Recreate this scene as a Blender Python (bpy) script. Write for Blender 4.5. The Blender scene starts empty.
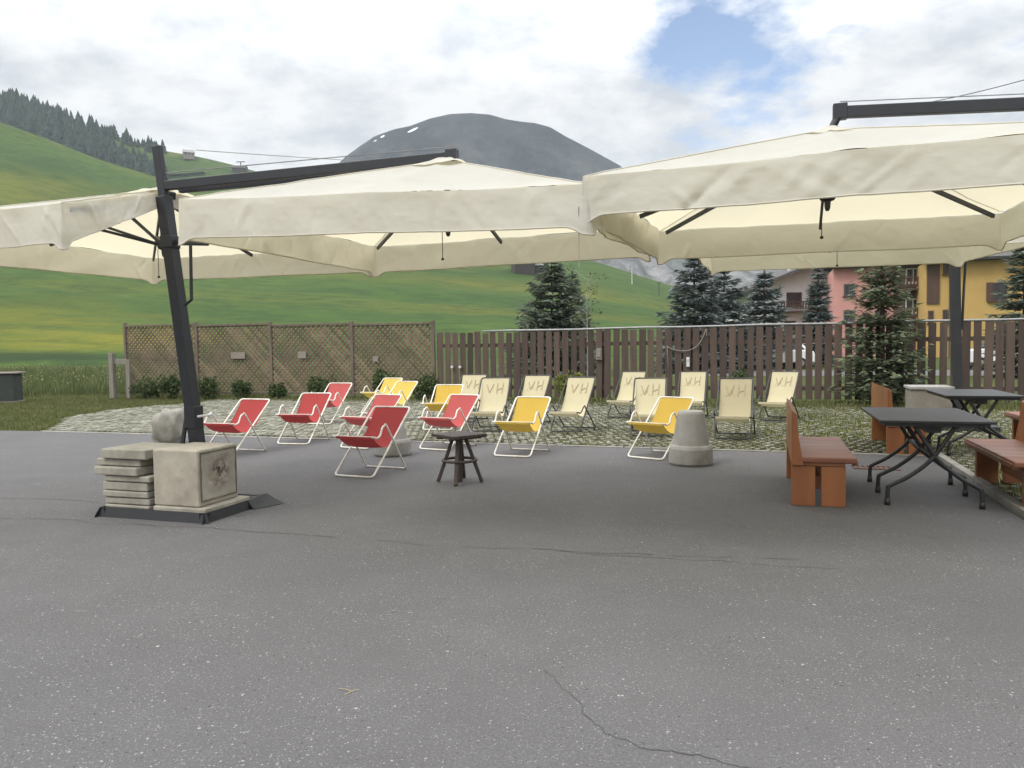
import bpy, math, random
from mathutils import Vector, Matrix, noise as mnoise
R = math.radians
random.seed(7)
scene = bpy.context.scene
COL = scene.collection

# ------------------------------------------------------------------ camera model
H, F = 1.5, 773.0
TH, RHO = math.atan(39 / 773.0), R(0.8)
_r = Vector((1, 0, 0)); _f = Vector((0, math.cos(TH), -math.sin(TH))); _u = Vector((0, math.sin(TH), math.cos(TH)))
CR = _r * math.cos(RHO) - _u * math.sin(RHO)
CU = _r * math.sin(RHO) + _u * math.cos(RHO)
EYE = Vector((0, 0, H))
def ray(px, py): return CR * ((px - 512) / F) + CU * (-(py - 384) / F) + _f
def at(px, py, Y):
    d = ray(px, py); return EYE + d * (Y / d.y)
def gr(px, py, z=0.0):
    d = ray(px, py); return EYE + d * ((z - H) / d.z)
def hor(px): return 345 - (px - 512) * math.tan(RHO)
PHI = R(18)
UA = Vector((math.cos(PHI), -math.sin(PHI), 0)); VA = Vector((math.sin(PHI), math.cos(PHI), 0))
def uv(u, v, z=0.0): return UA * u + VA * v + Vector((0, 0, z))
def to_uv(p): return p.dot(UA), p.dot(VA)

cd = bpy.data.cameras.new('camera'); cam = bpy.data.objects.new('camera', cd); COL.objects.link(cam)
m = Matrix((CR, CU, -_f)).transposed().to_4x4(); m.translation = EYE
cam.matrix_world = m
cd.sensor_width = 36; cd.sensor_fit = 'HORIZONTAL'; cd.lens = 36 * F / 1024
cd.clip_start = 0.05; cd.clip_end = 6000
scene.camera = cam

# ------------------------------------------------------------------ materials
class NT:
    def __init__(s, name):
        s.m = bpy.data.materials.new(name); s.m.use_nodes = True
        s.t = s.m.node_tree; s.n = s.t.nodes; s.l = s.t.links
        s.b = s.n['Principled BSDF']; s.out = s.n['Material Output']
    def new(s, typ, **kw):
        n = s.n.new(typ)
        for k, v in kw.items():
            if k in n.inputs.keys(): n.inputs[k].default_value = v
            else: setattr(n, k, v)
        return n
    def link(s, a, b): s.l.new(a, b)
    def coord(s, kind='Object', scale=None, rot=None):
        c = s.new('ShaderNodeTexCoord')
        if scale is None and rot is None: return c.outputs[kind]
        mp = s.new('ShaderNodeMapping')
        if scale: mp.inputs['Scale'].default_value = scale
        if rot: mp.inputs['Rotation'].default_value = rot
        s.link(c.outputs[kind], mp.inputs[0]); return mp.outputs[0]
    def world(s, scale=None):
        g = s.new('ShaderNodeNewGeometry')
        if scale is None: return g.outputs['Position']
        mp = s.new('ShaderNodeMapping'); mp.inputs['Scale'].default_value = scale
        s.link(g.outputs['Position'], mp.inputs[0]); return mp.outputs[0]
    def noise(s, vec, scale, detail=4, rough=.55):
        n = s.new('ShaderNodeTexNoise', Scale=scale, Detail=detail, Roughness=rough)
        s.link(vec, n.inputs['Vector']); return n.outputs['Fac']
    def ramp(s, fac, stops):
        r = s.new('ShaderNodeValToRGB'); e = r.color_ramp.elements
        while len(e) < len(stops): e.new(.5)
        for i, (p, c) in enumerate(stops):
            e[i].position = p; e[i].color = (c if isinstance(c, tuple) else (c, c, c)) + (1,)
        s.link(fac, r.inputs[0]); return r.outputs[0]
    def mix(s, fac, a, b, mode='MIX'):
        n = s.new('ShaderNodeMix', data_type='RGBA', blend_type=mode)
        for sock, val in ((n.inputs[0], fac), (n.inputs[6], a), (n.inputs[7], b)):
            if hasattr(val, 'links'): s.link(val, sock)
            else: sock.default_value = val if not isinstance(val, tuple) else val + (1,)
        return n.outputs[2]
    def math(s, op, a, b=0.0, clamp=False):
        n = s.new('ShaderNodeMath', operation=op, use_clamp=clamp)
        for i, val in enumerate((a, b)):
            if hasattr(val, 'links'): s.link(val, n.inputs[i])
            else: n.inputs[i].default_value = val
        return n.outputs[0]
    def color(s, c): s.link(c, s.b.inputs['Base Color'])
    def bump(s, h, strength=.3, dist=.01):
        n = s.new('ShaderNodeBump', Strength=strength, Distance=dist)
        s.link(h, n.inputs['Height']); s.link(n.outputs[0], s.b.inputs['Normal'])

def mat(name, c1, c2=None, rough=.8, scale=6, stretch=None, bump=0, bscale=None, metal=0, island=0, dirt=None):
    t = NT(name); t.b.inputs['Roughness'].default_value = rough; t.b.inputs['Metallic'].default_value = metal
    if c2 is None: c2 = tuple(x * .8 for x in c1)
    v = t.coord('Object', stretch or (1, 1, 1))
    f = t.noise(v, scale, 6, .6)
    c = t.ramp(f, [(.3, c2), (.7, c1)])
    if dirt:
        d = t.noise(v, scale * .35, 5, .65)
        c = t.mix(t.ramp(d, [(.5, 0.0), (.72, 1.0)]), c, dirt)
    if island:
        g = t.new('ShaderNodeNewGeometry')
        k = t.ramp(g.outputs['Random Per Island'], [(0, 1 - island), (1, 1 + island)])
        mm = t.mix(1.0, c, k, 'MULTIPLY'); c = mm
    t.color(c)
    if bump: t.bump(t.noise(v, bscale or scale * 6, 5, .6), bump, .01)
    return t.m

def foliage(name, dark, light, tip=None, trans=.25):
    t = NT(name); t.b.inputs['Roughness'].default_value = .75
    t.b.inputs['Specular IOR Level'].default_value = .2
    g = t.new('ShaderNodeNewGeometry')
    f = t.noise(t.coord('Object'), 1.6, 3)
    k = t.math('ADD', t.math('MULTIPLY', g.outputs['Random Per Island'], .55), t.math('MULTIPLY', f, .55))
    c = t.ramp(k, [(.2, dark), (.75, light)] + ([(.93, tip)] if tip else []))
    t.color(c)
    tr = t.new('ShaderNodeBsdfTranslucent'); t.link(c, tr.inputs[0])
    ms = t.new('ShaderNodeMixShader'); ms.inputs[0].default_value = trans
    t.link(t.b.outputs[0], ms.inputs[1]); t.link(tr.outputs[0], ms.inputs[2]); t.link(ms.outputs[0], t.out.inputs[0])
    return t.m

def fabric(name, col, trans=.4, tcol=None, wrinkle=.25):
    t = NT(name); t.b.inputs['Roughness'].default_value = .85; t.b.inputs['Specular IOR Level'].default_value = .15
    v = t.coord('Object')
    a = t.ramp(t.noise(v, 1.3, 6, .65), [(.3, tuple(x * .88 for x in col)), (.65, col)])
    st = t.ramp(t.noise(v, .8, 7, .75), [(.58, 0.0), (.75, .35)])
    a = t.mix(st, a, tuple(x * y for x, y in zip(col, (.72, .66, .55))))
    t.color(a)
    w = t.noise(t.coord('Object', (1.2, 1.2, 2.2)), 3.5, 5, .55)
    fine = t.noise(v, 30, 3)
    hh = t.math('ADD', w, t.math('MULTIPLY', fine, .015))
    t.bump(hh, wrinkle, .04)
    tr = t.new('ShaderNodeBsdfTranslucent')
    if tcol: tr.inputs[0].default_value = tcol + (1,)
    else: t.link(a, tr.inputs[0])
    ms = t.new('ShaderNodeMixShader'); ms.inputs[0].default_value = trans
    t.link(t.b.outputs[0], ms.inputs[1]); t.link(tr.outputs[0], ms.inputs[2]); t.link(ms.outputs[0], t.out.inputs[0])
    return t.m

M = {}
M['steel_dark'] = mat('dark_steel', (.019, .021, .026), (.013, .0145, .018), .5, 8, bump=.05)
M['tray'] = mat('black_tray', (.022, .023, .026), (.014, .014, .016), .6, 6, bump=.2)
M['canopy'] = fabric('canopy_cloth', (.64, .63, .575), .44, (.84, .77, .56), .2)
M['valance'] = fabric('valance_cloth', (.64, .63, .57), .36, (.84, .76, .54), .18)
M['red'] = fabric('red_sling', (.36, .058, .055), .2, None, .12)
M['faded_red'] = fabric('faded_red_sling', (.43, .095, .09), .2, None, .12)
M['yellow'] = fabric('yellow_sling', (.55, .375, .072), .2, None, .12)
M['pale_yellow'] = fabric('bright_yellow_sling', (.60, .45, .105), .2, None, .12)
M['cream'] = fabric('cream_sling', (.57, .51, .335), .2, None, .12)
M['drab'] = fabric('drab_cream_sling', (.44, .39, .25), .2, None, .12)  # cream cloth in a darker tone
M['ink'] = mat('faded_ink', (.26, .20, .115), (.40, .34, .205), .9, 25)
M['white_tube'] = mat('white_tube', (.72, .70, .64), (.6, .57, .5), .4, 20, dirt=(.45, .38, .28))
M['black_tube'] = mat('black_tube', (.035, .033, .03), (.02, .02, .02), .45, 20)
M['concrete'] = mat('concrete', (.42, .385, .31), (.31, .28, .225), .9, 5, bump=.35, bscale=60, dirt=(.22, .19, .15))
M['slab'] = mat('slab_concrete', (.40, .375, .31), (.29, .27, .22), .9, 6, bump=.35, bscale=50, island=.18, dirt=(.19, .175, .14))
t = NT('weathered_panel'); t.b.inputs['Roughness'].default_value = .95; v = t.coord('Object')
c = t.ramp(t.noise(v, 6, 6, .65), [(.3, (.29, .265, .22)), (.7, (.42, .395, .335))])
mp = t.new('ShaderNodeMapping'); mp.vector_type = 'TEXTURE'; mp.inputs['Location'].default_value = (.25, .0, .29); mp.inputs['Scale'].default_value = (1, .17, .16); t.link(v, mp.inputs[0])
ln = t.new('ShaderNodeVectorMath', operation='LENGTH'); t.link(mp.outputs[0], ln.inputs[0])
bl = t.math('ADD', ln.outputs['Value'], t.math('MULTIPLY', t.math('SUBTRACT', t.noise(v, 11, 6, .7), .5), 2.2))
c = t.mix(t.ramp(bl, [(.45, .65), (1.0, 0.0)]), c, (.16, .125, .115))
bl2 = t.math('ADD', ln.outputs['Value'], t.math('MULTIPLY', t.math('SUBTRACT', t.noise(v, 24, 5, .7), .5), 2.8))
c = t.mix(t.ramp(bl2, [(.1, .9), (.4, 0.0)]), c, (.035, .025, .024))
t.color(c); t.bump(t.noise(v, 24, 6, .65), .7, .02); M['rough_panel'] = t.m
M['grey_concrete'] = mat('grey_concrete', (.30, .29, .265), (.23, .22, .2), .9, 5, bump=.3, bscale=50, dirt=(.15, .14, .12))
M['rock'] = mat('rock', (.34, .32, .28), (.2, .19, .17), .95, 3, bump=.8, bscale=9, dirt=(.12, .12, .08))
M['lattice'] = mat('weathered_lattice', (.185, .125, .085), (.10, .07, .05), .9, 4, (1, 1, 1), island=.35)
M['lattice_frame'] = mat('lattice_frame', (.17, .135, .10), (.10, .08, .06), .9, 8, (1, 1, .2), bump=.2)
M['picket'] = mat('picket_wood', (.092, .063, .048), (.058, .040, .032), .85, 5, (2, 2, .25), bump=.25, island=.4)
M['pipe'] = mat('zinc_pipe', (.30, .30, .295), (.2, .2, .2), .5, 8, metal=.5)
M['bench'] = mat('varnished_orange_wood', (.34, .13, .045), (.24, .085, .03), .42, 5, (1, 1, .18), bump=.1, dirt=(.15, .055, .025))
M['bench_seat'] = mat('worn_seat_wood', (.27, .105, .058), (.17, .066, .038), .5, 5, (.3, 2, 2), bump=.15, dirt=(.28, .2, .16))
M['table'] = mat('black_table', (.03, .031, .032), (.018, .018, .019), .5, 12, bump=.1)
M['dark_wood'] = mat('dark_table_wood', (.075, .052, .042), (.04, .028, .024), .65, 9, (3, .4, 1), bump=.2)
M['bin'] = mat('bin_plastic', (.04, .045, .04), (.025, .03, .028), .6, 6)
M['post_wood'] = mat('grey_post_wood', (.25, .23, .19), (.15, .135, .11), .9, 9, (2, 2, .2), bump=.3)
M['bark'] = mat('bark', (.10, .07, .05), (.05, .037, .028), .95, 10, (1, 1, .25), bump=.6)
M['young_spruce'] = foliage('young_spruce_needles', (.078, .10, .06), (.185, .215, .13), (.27, .30, .19), .35)
M['spruce'] = foliage('spruce_needles', (.068, .088, .066), (.165, .195, .14), (.24, .27, .2), .35)
M['blue_spruce'] = foliage('blue_spruce_needles', (.065, .082, .078), (.17, .20, .185), (.25, .29, .27), .35)
M['shrub'] = foliage('shrub_leaves', (.03, .05, .018), (.085, .12, .045), (.13, .17, .07))
M['lime_shrub'] = foliage('lime_leaves', (.08, .10, .02), (.22, .24, .06), (.3, .3, .1))
M['forest'] = foliage('forest_needles', (.008, .022, .014), (.028, .052, .032), None, .1)
M['grass'] = foliage('grass_blades', (.07, .085, .028), (.17, .175, .07), (.27, .25, .12), .3)
M['tall_grass'] = foliage('tall_grass_blades', (.055, .085, .026), (.13, .15, .06), (.30, .28, .17), .3)
M['flower'] = mat('pale_petals', (.60, .55, .38), (.55, .45, .16), .8)
M['white_wall'] = mat('white_render', (.78, .77, .75), (.70, .69, .67), .9, 1.2, bump=.1)
M['pink_wall'] = mat('pink_render', (.58, .29, .26), (.5, .25, .22), .9, .8, bump=.1)
M['yellow_wall'] = mat('ochre_render', (.50, .33, .11), (.43, .28, .09), .9, .8, bump=.1)
M['brown_wood'] = mat('chalet_wood', (.10, .055, .035), (.06, .034, .024), .85, 2, (3, 3, .3), bump=.2)
M['roof'] = mat('slate_roof', (.10, .095, .09), (.06, .058, .056), .85, 4, bump=.3)
M['stone_roof'] = mat('stone_roof', (.30, .29, .27), (.18, .175, .165), .9, 2)
M['glass'] = mat('window_glass', (.03, .035, .04), (.02, .022, .025), .12, 2)
M['frame_white'] = mat('window_frame_paint', (.55, .53, .5), (.45, .43, .4), .6, 3)
M['log'] = mat('log_wall', (.055, .042, .034), (.03, .024, .02), .9, 2, (.3, .3, 4), bump=.4)
M['car_white'] = mat('white_car_paint', (.72, .72, .72), (.68, .68, .68), .25, 1)
M['car_red'] = mat('red_car_paint', (.45, .03, .025), (.4, .025, .02), .25, 1)
M['tyre'] = mat('tyre_rubber', (.02, .02, .02), (.015, .015, .015), .8)
M['rim'] = mat('wheel_rim', (.4, .4, .4), (.3, .3, .3), .4, metal=.8)
M['lamp_red'] = mat('tail_lamp', (.3, .01, .01), (.25, .01, .01), .2)
M['rust'] = mat('rusty_iron', (.16, .07, .05), (.08, .045, .035), .8, 14)
M['plaque'] = mat('grey_plaque', (.26, .22, .19), (.19, .16, .14), .8, 9)
M['plastic_white'] = mat('white_plastic', (.62, .62, .6), (.5, .5, .48), .5)
M['cord'] = mat('cord', (.33, .31, .27), (.25, .23, .2), .8)
M['cord_dark'] = mat('dark_cord', (.05, .045, .04), (.03, .03, .03), .8)
M['twig'] = mat('pale_bark', (.30, .29, .26), (.18, .17, .15), .9, 12)

# asphalt
t = NT('asphalt'); t.b.inputs['Roughness'].default_value = .88; t.b.inputs['Specular IOR Level'].default_value = .3
p = t.world()
big = t.noise(p, .42, 7, .68); mid = t.noise(p, 2.2, 5, .65); fine = t.noise(p, 160, 3, .7)
base = t.ramp(big, [(.3, (.114, .110, .109)), (.7, (.166, .161, .161))])
base = t.mix(t.ramp(mid, [(.35, 0.0), (.75, .5)]), base, (.105, .101, .099))
base = t.mix(t.ramp(fine, [(.35, .85), (.65, .0)]), base, (.066, .064, .066))
clus = t.ramp(t.noise(p, .9, 5, .7), [(.36, .25), (.62, 1.0)])
fine2 = t.noise(p, 70, 4, .75)
base = t.mix(t.ramp(fine2, [(.32, .60), (.50, .0)]), base, (.064, .062, .062))
base = t.mix(t.ramp(fine2, [(.56, .0), (.74, .55)]), base, (.24, .24, .24))
def specks(scale, cut, size, col, base, k):
    vo = t.new('ShaderNodeTexVoronoi', Scale=scale, Randomness=1.0); t.link(p, vo.inputs['Vector'])
    sep = t.new('ShaderNodeSeparateColor'); t.link(vo.outputs['Color'], sep.inputs[0])
    sel = t.math('MULTIPLY', t.math('GREATER_THAN', sep.outputs[0], cut), t.math('LESS_THAN', vo.outputs['Distance'], t.math('MULTIPLY', sep.outputs[1], size)))
    kk = t.math('MULTIPLY', clus, t.math('MULTIPLY', sep.outputs[2], k))
    return t.mix(t.math('MULTIPLY', sel, kk), base, col), vo.outputs['Distance']
base, _ = specks(120, .6, .46, (.30, .295, .29), base, 1.0)
base, vd = specks(75, .86, .42, (.36, .355, .345), base, 1.0)
base, _ = specks(48, .95, .36, (.38, .37, .355), base, 1.0)
base, _ = specks(55, .80, .40, (.035, .034, .034), base, 1.0)
base, _ = specks(27, .987, .24, (.46, .45, .435), base, 1.0)
t.color(base)
t.bump(t.math('ADD', fine, t.math('MULTIPLY', t.noise(p, 45, 3), .6)), .55, .006)
M['asphalt'] = t.m
M['crack'] = mat('crack_dirt', (.05, .048, .047), (.085, .082, .08), .95, 9)
M['patch'] = mat('tar_seam', (.075, .072, .072), (.10, .097, .097), .9, 9)

# meadow
def meadow(name, yellow_at=None):
    t = NT(name); t.b.inputs['Roughness'].default_value = .95; t.b.inputs['Specular IOR Level'].default_value = .1
    w = t.world((.012, .012, .03)); w2 = t.world((.004, .03, .06)); w3 = t.world((.16, .3, .5))
    a = t.noise(w, 1.0, 6, .6)
    c = t.ramp(a, [(.32, (.029, .060, .0125)), (.52, (.050, .088, .0165)), (.72, (.076, .108, .021))])
    s = t.noise(w2, 1.0, 6, .65)
    c = t.mix(t.ramp(s, [(.50, 0.0), (.66, .75)]), c, (.115, .112, .018))
    f = t.noise(w3, 1.0, 5, .7)
    c = t.mix(t.ramp(f, [(.36, .8), (.56, .0)]), c, (.026, .054, .013))
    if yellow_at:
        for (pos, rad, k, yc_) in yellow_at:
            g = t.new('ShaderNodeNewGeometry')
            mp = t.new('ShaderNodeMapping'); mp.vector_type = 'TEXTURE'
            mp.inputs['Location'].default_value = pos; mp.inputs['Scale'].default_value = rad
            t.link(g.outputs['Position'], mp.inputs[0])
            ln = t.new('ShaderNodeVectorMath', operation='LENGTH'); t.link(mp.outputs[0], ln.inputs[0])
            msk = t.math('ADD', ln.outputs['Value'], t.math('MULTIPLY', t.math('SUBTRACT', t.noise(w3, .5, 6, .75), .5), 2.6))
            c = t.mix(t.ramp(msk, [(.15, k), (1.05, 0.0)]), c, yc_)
    gr_ = t.noise(t.world((.10, .16, .35)), 1.0, 9, .82)
    c = t.mix(t.ramp(gr_, [(.34, .6), (.52, 0.0)]), c, (.020, .042, .011)); c = t.mix(t.ramp(gr_, [(.56, 0.0), (.74, .5)]), c, (.115, .135, .035))
    t.color(c); t.bump(t.noise(t.world((.5, .5, .5)), 1.0, 5), .6, .8)
    return t.m

# ------------------------------------------------------------------ mesh builder
class MB:
    def __init__(s): s.v = []; s.f = []; s.mi = []; s.cur = 0
    def add(s, vs, fs):
        o = len(s.v); s.v += [tuple(x) for x in vs]
        for f in fs: s.f.append([o + i for i in f]); s.mi.append(s.cur)
    def box(s, c, size, rot=None):
        hx, hy, hz = size[0] / 2, size[1] / 2, size[2] / 2
        vs = [Vector((x, y, z)) for z in (-hz, hz) for y in (-hy, hy) for x in (-hx, hx)]
        if rot is not None: vs = [rot @ q for q in vs]
        c = Vector(c)
        s.add([q + c for q in vs], [(0, 2, 3, 1), (4, 5, 7, 6), (0, 1, 5, 4), (2, 6, 7, 3), (0, 4, 6, 2), (1, 3, 7, 5)])
    def bar(s, a, b, w, h, up=Vector((0, 0, 1))):
        a, b = Vector(a), Vector(b); d = (b - a)
        x = d.normalized(); y = up.cross(x)
        if y.length < 1e-4: y = Vector((1, 0, 0)).cross(x)
        y.normalize(); z = x.cross(y)
        s.box((a + b) / 2, (d.length, w, h), Matrix((x, y, z)).transposed())
    def tube(s, pts, r, n=8, closed=False, r2=None):
        pts = [Vector(q) for q in pts]; N = len(pts); rings = []
        prev = None
        for i, q in enumerate(pts):
            if closed: d = pts[(i + 1) % N] - pts[i - 1]
            else: d = pts[min(i + 1, N - 1)] - pts[max(i - 1, 0)]
            d.normalize()
            if prev is None:
                a = Vector((0, 0, 1)) if abs(d.z) < .9 else Vector((1, 0, 0))
                x = a.cross(d).normalized()
            else: x = (prev - d * prev.dot(d)).normalized()
            prev = x; y = d.cross(x)
            rr = r if r2 is None else r + (r2 - r) * i / (N - 1)
            rings.append([q + (x * math.cos(2 * math.pi * k / n) + y * math.sin(2 * math.pi * k / n)) * rr for k in range(n)])
        vs = [p for g in rings for p in g]; fs = []
        for i in range(N if closed else N - 1):
            j = (i + 1) % N
            for k in range(n):
                fs.append((i * n + k, i * n + (k + 1) % n, j * n + (k + 1) % n, j * n + k))
        if not closed:
            fs.append(tuple(range(n))[::-1]); fs.append(tuple((N - 1) * n + k for k in range(n)))
        s.add(vs, fs)
    def lathe(s, prof, c=(0, 0, 0), n=24, wob=0, seed=0):
        c = Vector(c); vs = []; fs = []
        for i, (r, z) in enumerate(prof):
            for k in range(n):
                a = 2 * math.pi * k / n
                w = 1 + wob * mnoise.noise(Vector((math.cos(a) * 2 + seed, math.sin(a) * 2, z * 5)))
                vs.append(c + Vector((math.cos(a) * r * w, math.sin(a) * r * w, z)))
        for i in range(len(prof) - 1):
            for k in range(n): fs.append((i * n + k, i * n + (k + 1) % n, (i + 1) * n + (k + 1) % n, (i + 1) * n + k))
        fs.append(tuple(range(n))[::-1]); fs.append(tuple((len(prof) - 1) * n + k for k in range(n)))
        s.add(vs, fs)
    def prism(s, poly, z0, z1):
        n = len(poly)
        vs = [Vector((x, y, z0)) for x, y in poly] + [Vector((x, y, z1)) for x, y in poly]
        s.add(vs, [tuple(range(n))[::-1], tuple(range(n, 2 * n))] + [(i, (i + 1) % n, n + (i + 1) % n, n + i) for i in range(n)])
    def extrude(s, poly, x0, x1):   # poly in (y,z), along x
        n = len(poly)
        vs = [Vector((x0, y, z)) for y, z in poly] + [Vector((x1, y, z)) for y, z in poly]
        s.add(vs, [tuple(range(n)), tuple(range(n, 2 * n))[::-1]] + [(i, n + i, n + (i + 1) % n, (i + 1) % n) for i in range(n)])
    def build(s, name, mats, parent=None, smooth=False, bevel=0, seg=2, loc=None, rz=None):
        me = bpy.data.meshes.new(name); me.from_pydata(s.v, [], s.f)
        for q in (mats if isinstance(mats, (list, tuple)) else [mats]): me.materials.append(q)
        me.polygons.foreach_set('material_index', s.mi)
        if smooth: me.polygons.foreach_set('use_smooth', [True] * len(s.f))
        me.update()
        o = bpy.data.objects.new(name, me); COL.objects.link(o)
        if parent: o.parent = parent
        if loc is not None: o.location = loc
        if rz is not None: o.rotation_euler = (0, 0, rz)
        if bevel:
            b = o.modifiers.new('bevel', 'BEVEL'); b.width = bevel; b.segments = seg; b.limit_method = 'ANGLE'; b.angle_limit = R(40)
        return o
def tag(o, label, cat, group=None):
    o['label'] = label; o['category'] = cat
    if group: o['group'] = group
    return o
def empty(name, label, cat, loc=(0, 0, 0), rz=0, group=None):
    o = bpy.data.objects.new(name, None); COL.objects.link(o); o.empty_display_size = .2
    o.location = loc; o.rotation_euler = (0, 0, rz); return tag(o, label, cat, group)
def kind(o, k): o['kind'] = k; return o
def copy_tree(o, parent=None):
    c = o.copy(); COL.objects.link(c); c.parent = parent
    for ch in o.children: copy_tree(ch, c)
    return c
def n3(x, y, z=0): return mnoise.noise(Vector((x, y, z)))
def smooth_path(pts, k=4):
    pts = [Vector(p) for p in pts]; out = []
    for i in range(len(pts) - 1):
        p0, p1, p2, p3 = pts[max(i - 1, 0)], pts[i], pts[i + 1], pts[min(i + 2, len(pts) - 1)]
        for j in range(k):
            t = j / k
            out.append(.5 * ((2 * p1) + (p2 - p0) * t + (2 * p0 - 5 * p1 + 4 * p2 - p3) * t * t + (3 * p1 - p0 - 3 * p2 + p3) * t ** 3))
    out.append(pts[-1]); return out
def interp(tab, x):
    if x <= tab[0][0]: return tab[0][1] + (x - tab[0][0]) * (tab[1][1] - tab[0][1]) / (tab[1][0] - tab[0][0])
    for (a, b), (c, d) in zip(tab, tab[1:]):
        if x <= c:
            t = (x - a) / (c - a); return b + (d - b) * t
    (a, b), (c, d) = tab[-2], tab[-1]
    return d + (x - c) * (d - b) / (c - a)

# ------------------------------------------------------------------ ground
ga = MB()
Rr = 1500; n = 48
ga.add([(0, 0, -.035)] + [(Rr * math.cos(2 * math.pi * i / n), Rr * math.sin(2 * math.pi * i / n), -.035) for i in range(n)],
       [(0, 1 + i, 1 + (i + 1) % n) for i in range(n)])
t = NT('turf_ground'); t.b.inputs['Roughness'].default_value = .95; t.b.inputs['Specular IOR Level'].default_value = .1
p = t.world()
c = t.ramp(t.noise(p, .5, 6, .7), [(.3, (.032, .052, .013)), (.55, (.068, .085, .022)), (.75, (.115, .115, .045))])
c = t.mix(t.ramp(t.noise(p, 9, 4, .7), [(.4, .5), (.6, .0)]), c, (.03, .04, .014))
t.color(c); t.bump(t.noise(p, 14, 5), .6, .05)
M['turf'] = t.m
kind(ga.build('ground', M['turf']), 'structure')

VF = 11.0      # front edge of turf pavers
VE = 19.8      # fence line
b = MB()
poly = [uv(-14, -16), uv(12, -16), uv(12, 2.6), uv(2.05, 2.6), uv(2.05, VF), uv(-7.6, VF), uv(-9.2, VF - .25), uv(-12, VF - .7), uv(-22, VF - 1.6), uv(-22, -16)]
poly = [uv(-22, -16), uv(12, -16), uv(12, 2.6), uv(2.05, 2.6), uv(2.05, VF), uv(-7.6, VF), uv(-12.8, VF + .1), uv(-15, VF - .1), uv(-26, VF - .3), uv(-26, -16)]
b.add([(q.x, q.y, 0) for q in poly], [tuple(range(len(poly)))])
# cracks: narrow jagged strips of dirt set into the surface
def strip(pts, w, z, jag=.02, k=34):
    path = []
    for i in range(len(pts) - 1):
        for j in range(k): path.append(pts[i].lerp(pts[i + 1], j / k))
    path.append(pts[-1])
    vs = []; fs = []
    for i, q in enumerate(path):
        d = (path[min(i + 1, len(path) - 1)] - path[max(i - 1, 0)]).normalized(); nn = Vector((-d.y, d.x, 0))
        off = nn * (jag * 2 * n3(q.x * 2.3, q.y * 2.3) + jag * .8 * n3(q.x * 11, q.y * 11, 5) + jag * .35 * n3(q.x * 37, q.y * 37, 6))
        ww = w * (.25 + 1.1 * abs(n3(q.x * 3, q.y * 3, 9)) + .25 * random.random())
        vs += [q + off + nn * ww + Vector((0, 0, z)), q + off - nn * ww + Vector((0, 0, z))]
        if i and n3(q.x * 4.1, q.y * 4.1, 20) > -.42: fs.append((2 * i - 2, 2 * i - 1, 2 * i + 1, 2 * i))
    b.add(vs, fs)
b.cur = 1
strip([gr(*q) for q in ((-60, 513), (0, 518), (60, 520), (110, 524), (180, 527), (250, 531), (330, 537), (400, 541), (430, 545), (500, 548), (560, 551), (640, 556), (700, 560), (770, 565), (840, 570))], .0055, .003, .03)
strip([gr(*q) for q in ((545, 664), (560, 690), (580, 714), (610, 730), (650, 744), (700, 755), (770, 772))], .004, .003, .03)
strip([gr(*q) for q in ((560, 551), (640, 553), (720, 557), (800, 560))], .005, .003, .025)
b.cur = 2
strip([gr(*q) for q in ((-20, 498), (60, 499), (100, 503))], .01, .0025, .02)
kind(b.build('asphalt_yard', [M['asphalt'], M['crack'], M['patch']]), 'structure')

# turf pavers
t = NT('paver_stone'); t.b.inputs['Roughness'].default_value = .92
p = t.world(); g = t.new('ShaderNodeNewGeometry')
c = t.ramp(g.outputs['Random Per Island'], [(0, (.12, .118, .085)), (1, (.29, .28, .235))])
c = t.mix(t.ramp(t.noise(p, 18, 5, .7), [(.42, 0.0), (.68, .7)]), c, (.12, .125, .065))
t.color(c); t.bump(t.noise(p, 60, 4), .5, .01)
M['paver'] = t.m
pb = MB(); sb = MB(); rnd = random.Random(3)
def left_edge(v): return (-12.9 - (v - VF) * .85 if v < VF + 2.8 else -15.3) + .5 * n3(v * .7, 3.3)
def grassy(u, v):      # how far grass has taken over
    g = .42 + .05 * (u + 3) + .45 * n3(u * .5, v * .5, 3)
    if v > VE - 2.6: g += .35 * (v - (VE - 2.6))
    return g
pu, pv = .135, .17
def pavers(u0, u1, v0, v1, edge=None):
    j = 0; v = v0
    while v < v1 - pv * .5:
        u = u0 + (pu / 2 if j % 2 else 0)
        while u < u1 - pu * .5:
            if not (edge and u < edge(v)) and grassy(u, v) + rnd.uniform(-.45, .45) < .95:
                k = max(0, min(1, (-u - 1) / 6))
                w, d = .066 + .044 * k + rnd.uniform(-.014, .014), .088 + .06 * k + rnd.uniform(-.018, .018)
                q = uv(u + pu / 2 + rnd.uniform(-.008, .008), v + pv / 2, -.008 + .014 * k + rnd.uniform(-.006, .006))
                rot = Matrix.Rotation(-PHI + rnd.uniform(-.16, .16) + (.30 if j % 2 else -.30) * (1 - k * .6), 3, 'Z') @ Matrix.Rotation(rnd.uniform(-.05, .05), 3, 'X')
                pb.box(q, (w, d, .05), rot)
            u += pu
        v += pv; j += 1
pavers(-16.2, 2.05, VF + .1, VE - .25, left_edge)
pavers(2.2, 9.5, 3, VE - .25)
kind(pb.build('turf_pavers', M['paver']), 'structure')
t = NT('paver_soil'); t.b.inputs['Roughness'].default_value = .97
p = t.world()
c = t.ramp(t.noise(p, 3, 6, .7), [(.35, (.07, .085, .03)), (.58, (.13, .13, .05)), (.8, (.18, .165, .10))])
t.color(c); t.bump(t.noise(p, 40, 4), .6, .02); M['soil'] = t.m
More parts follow.
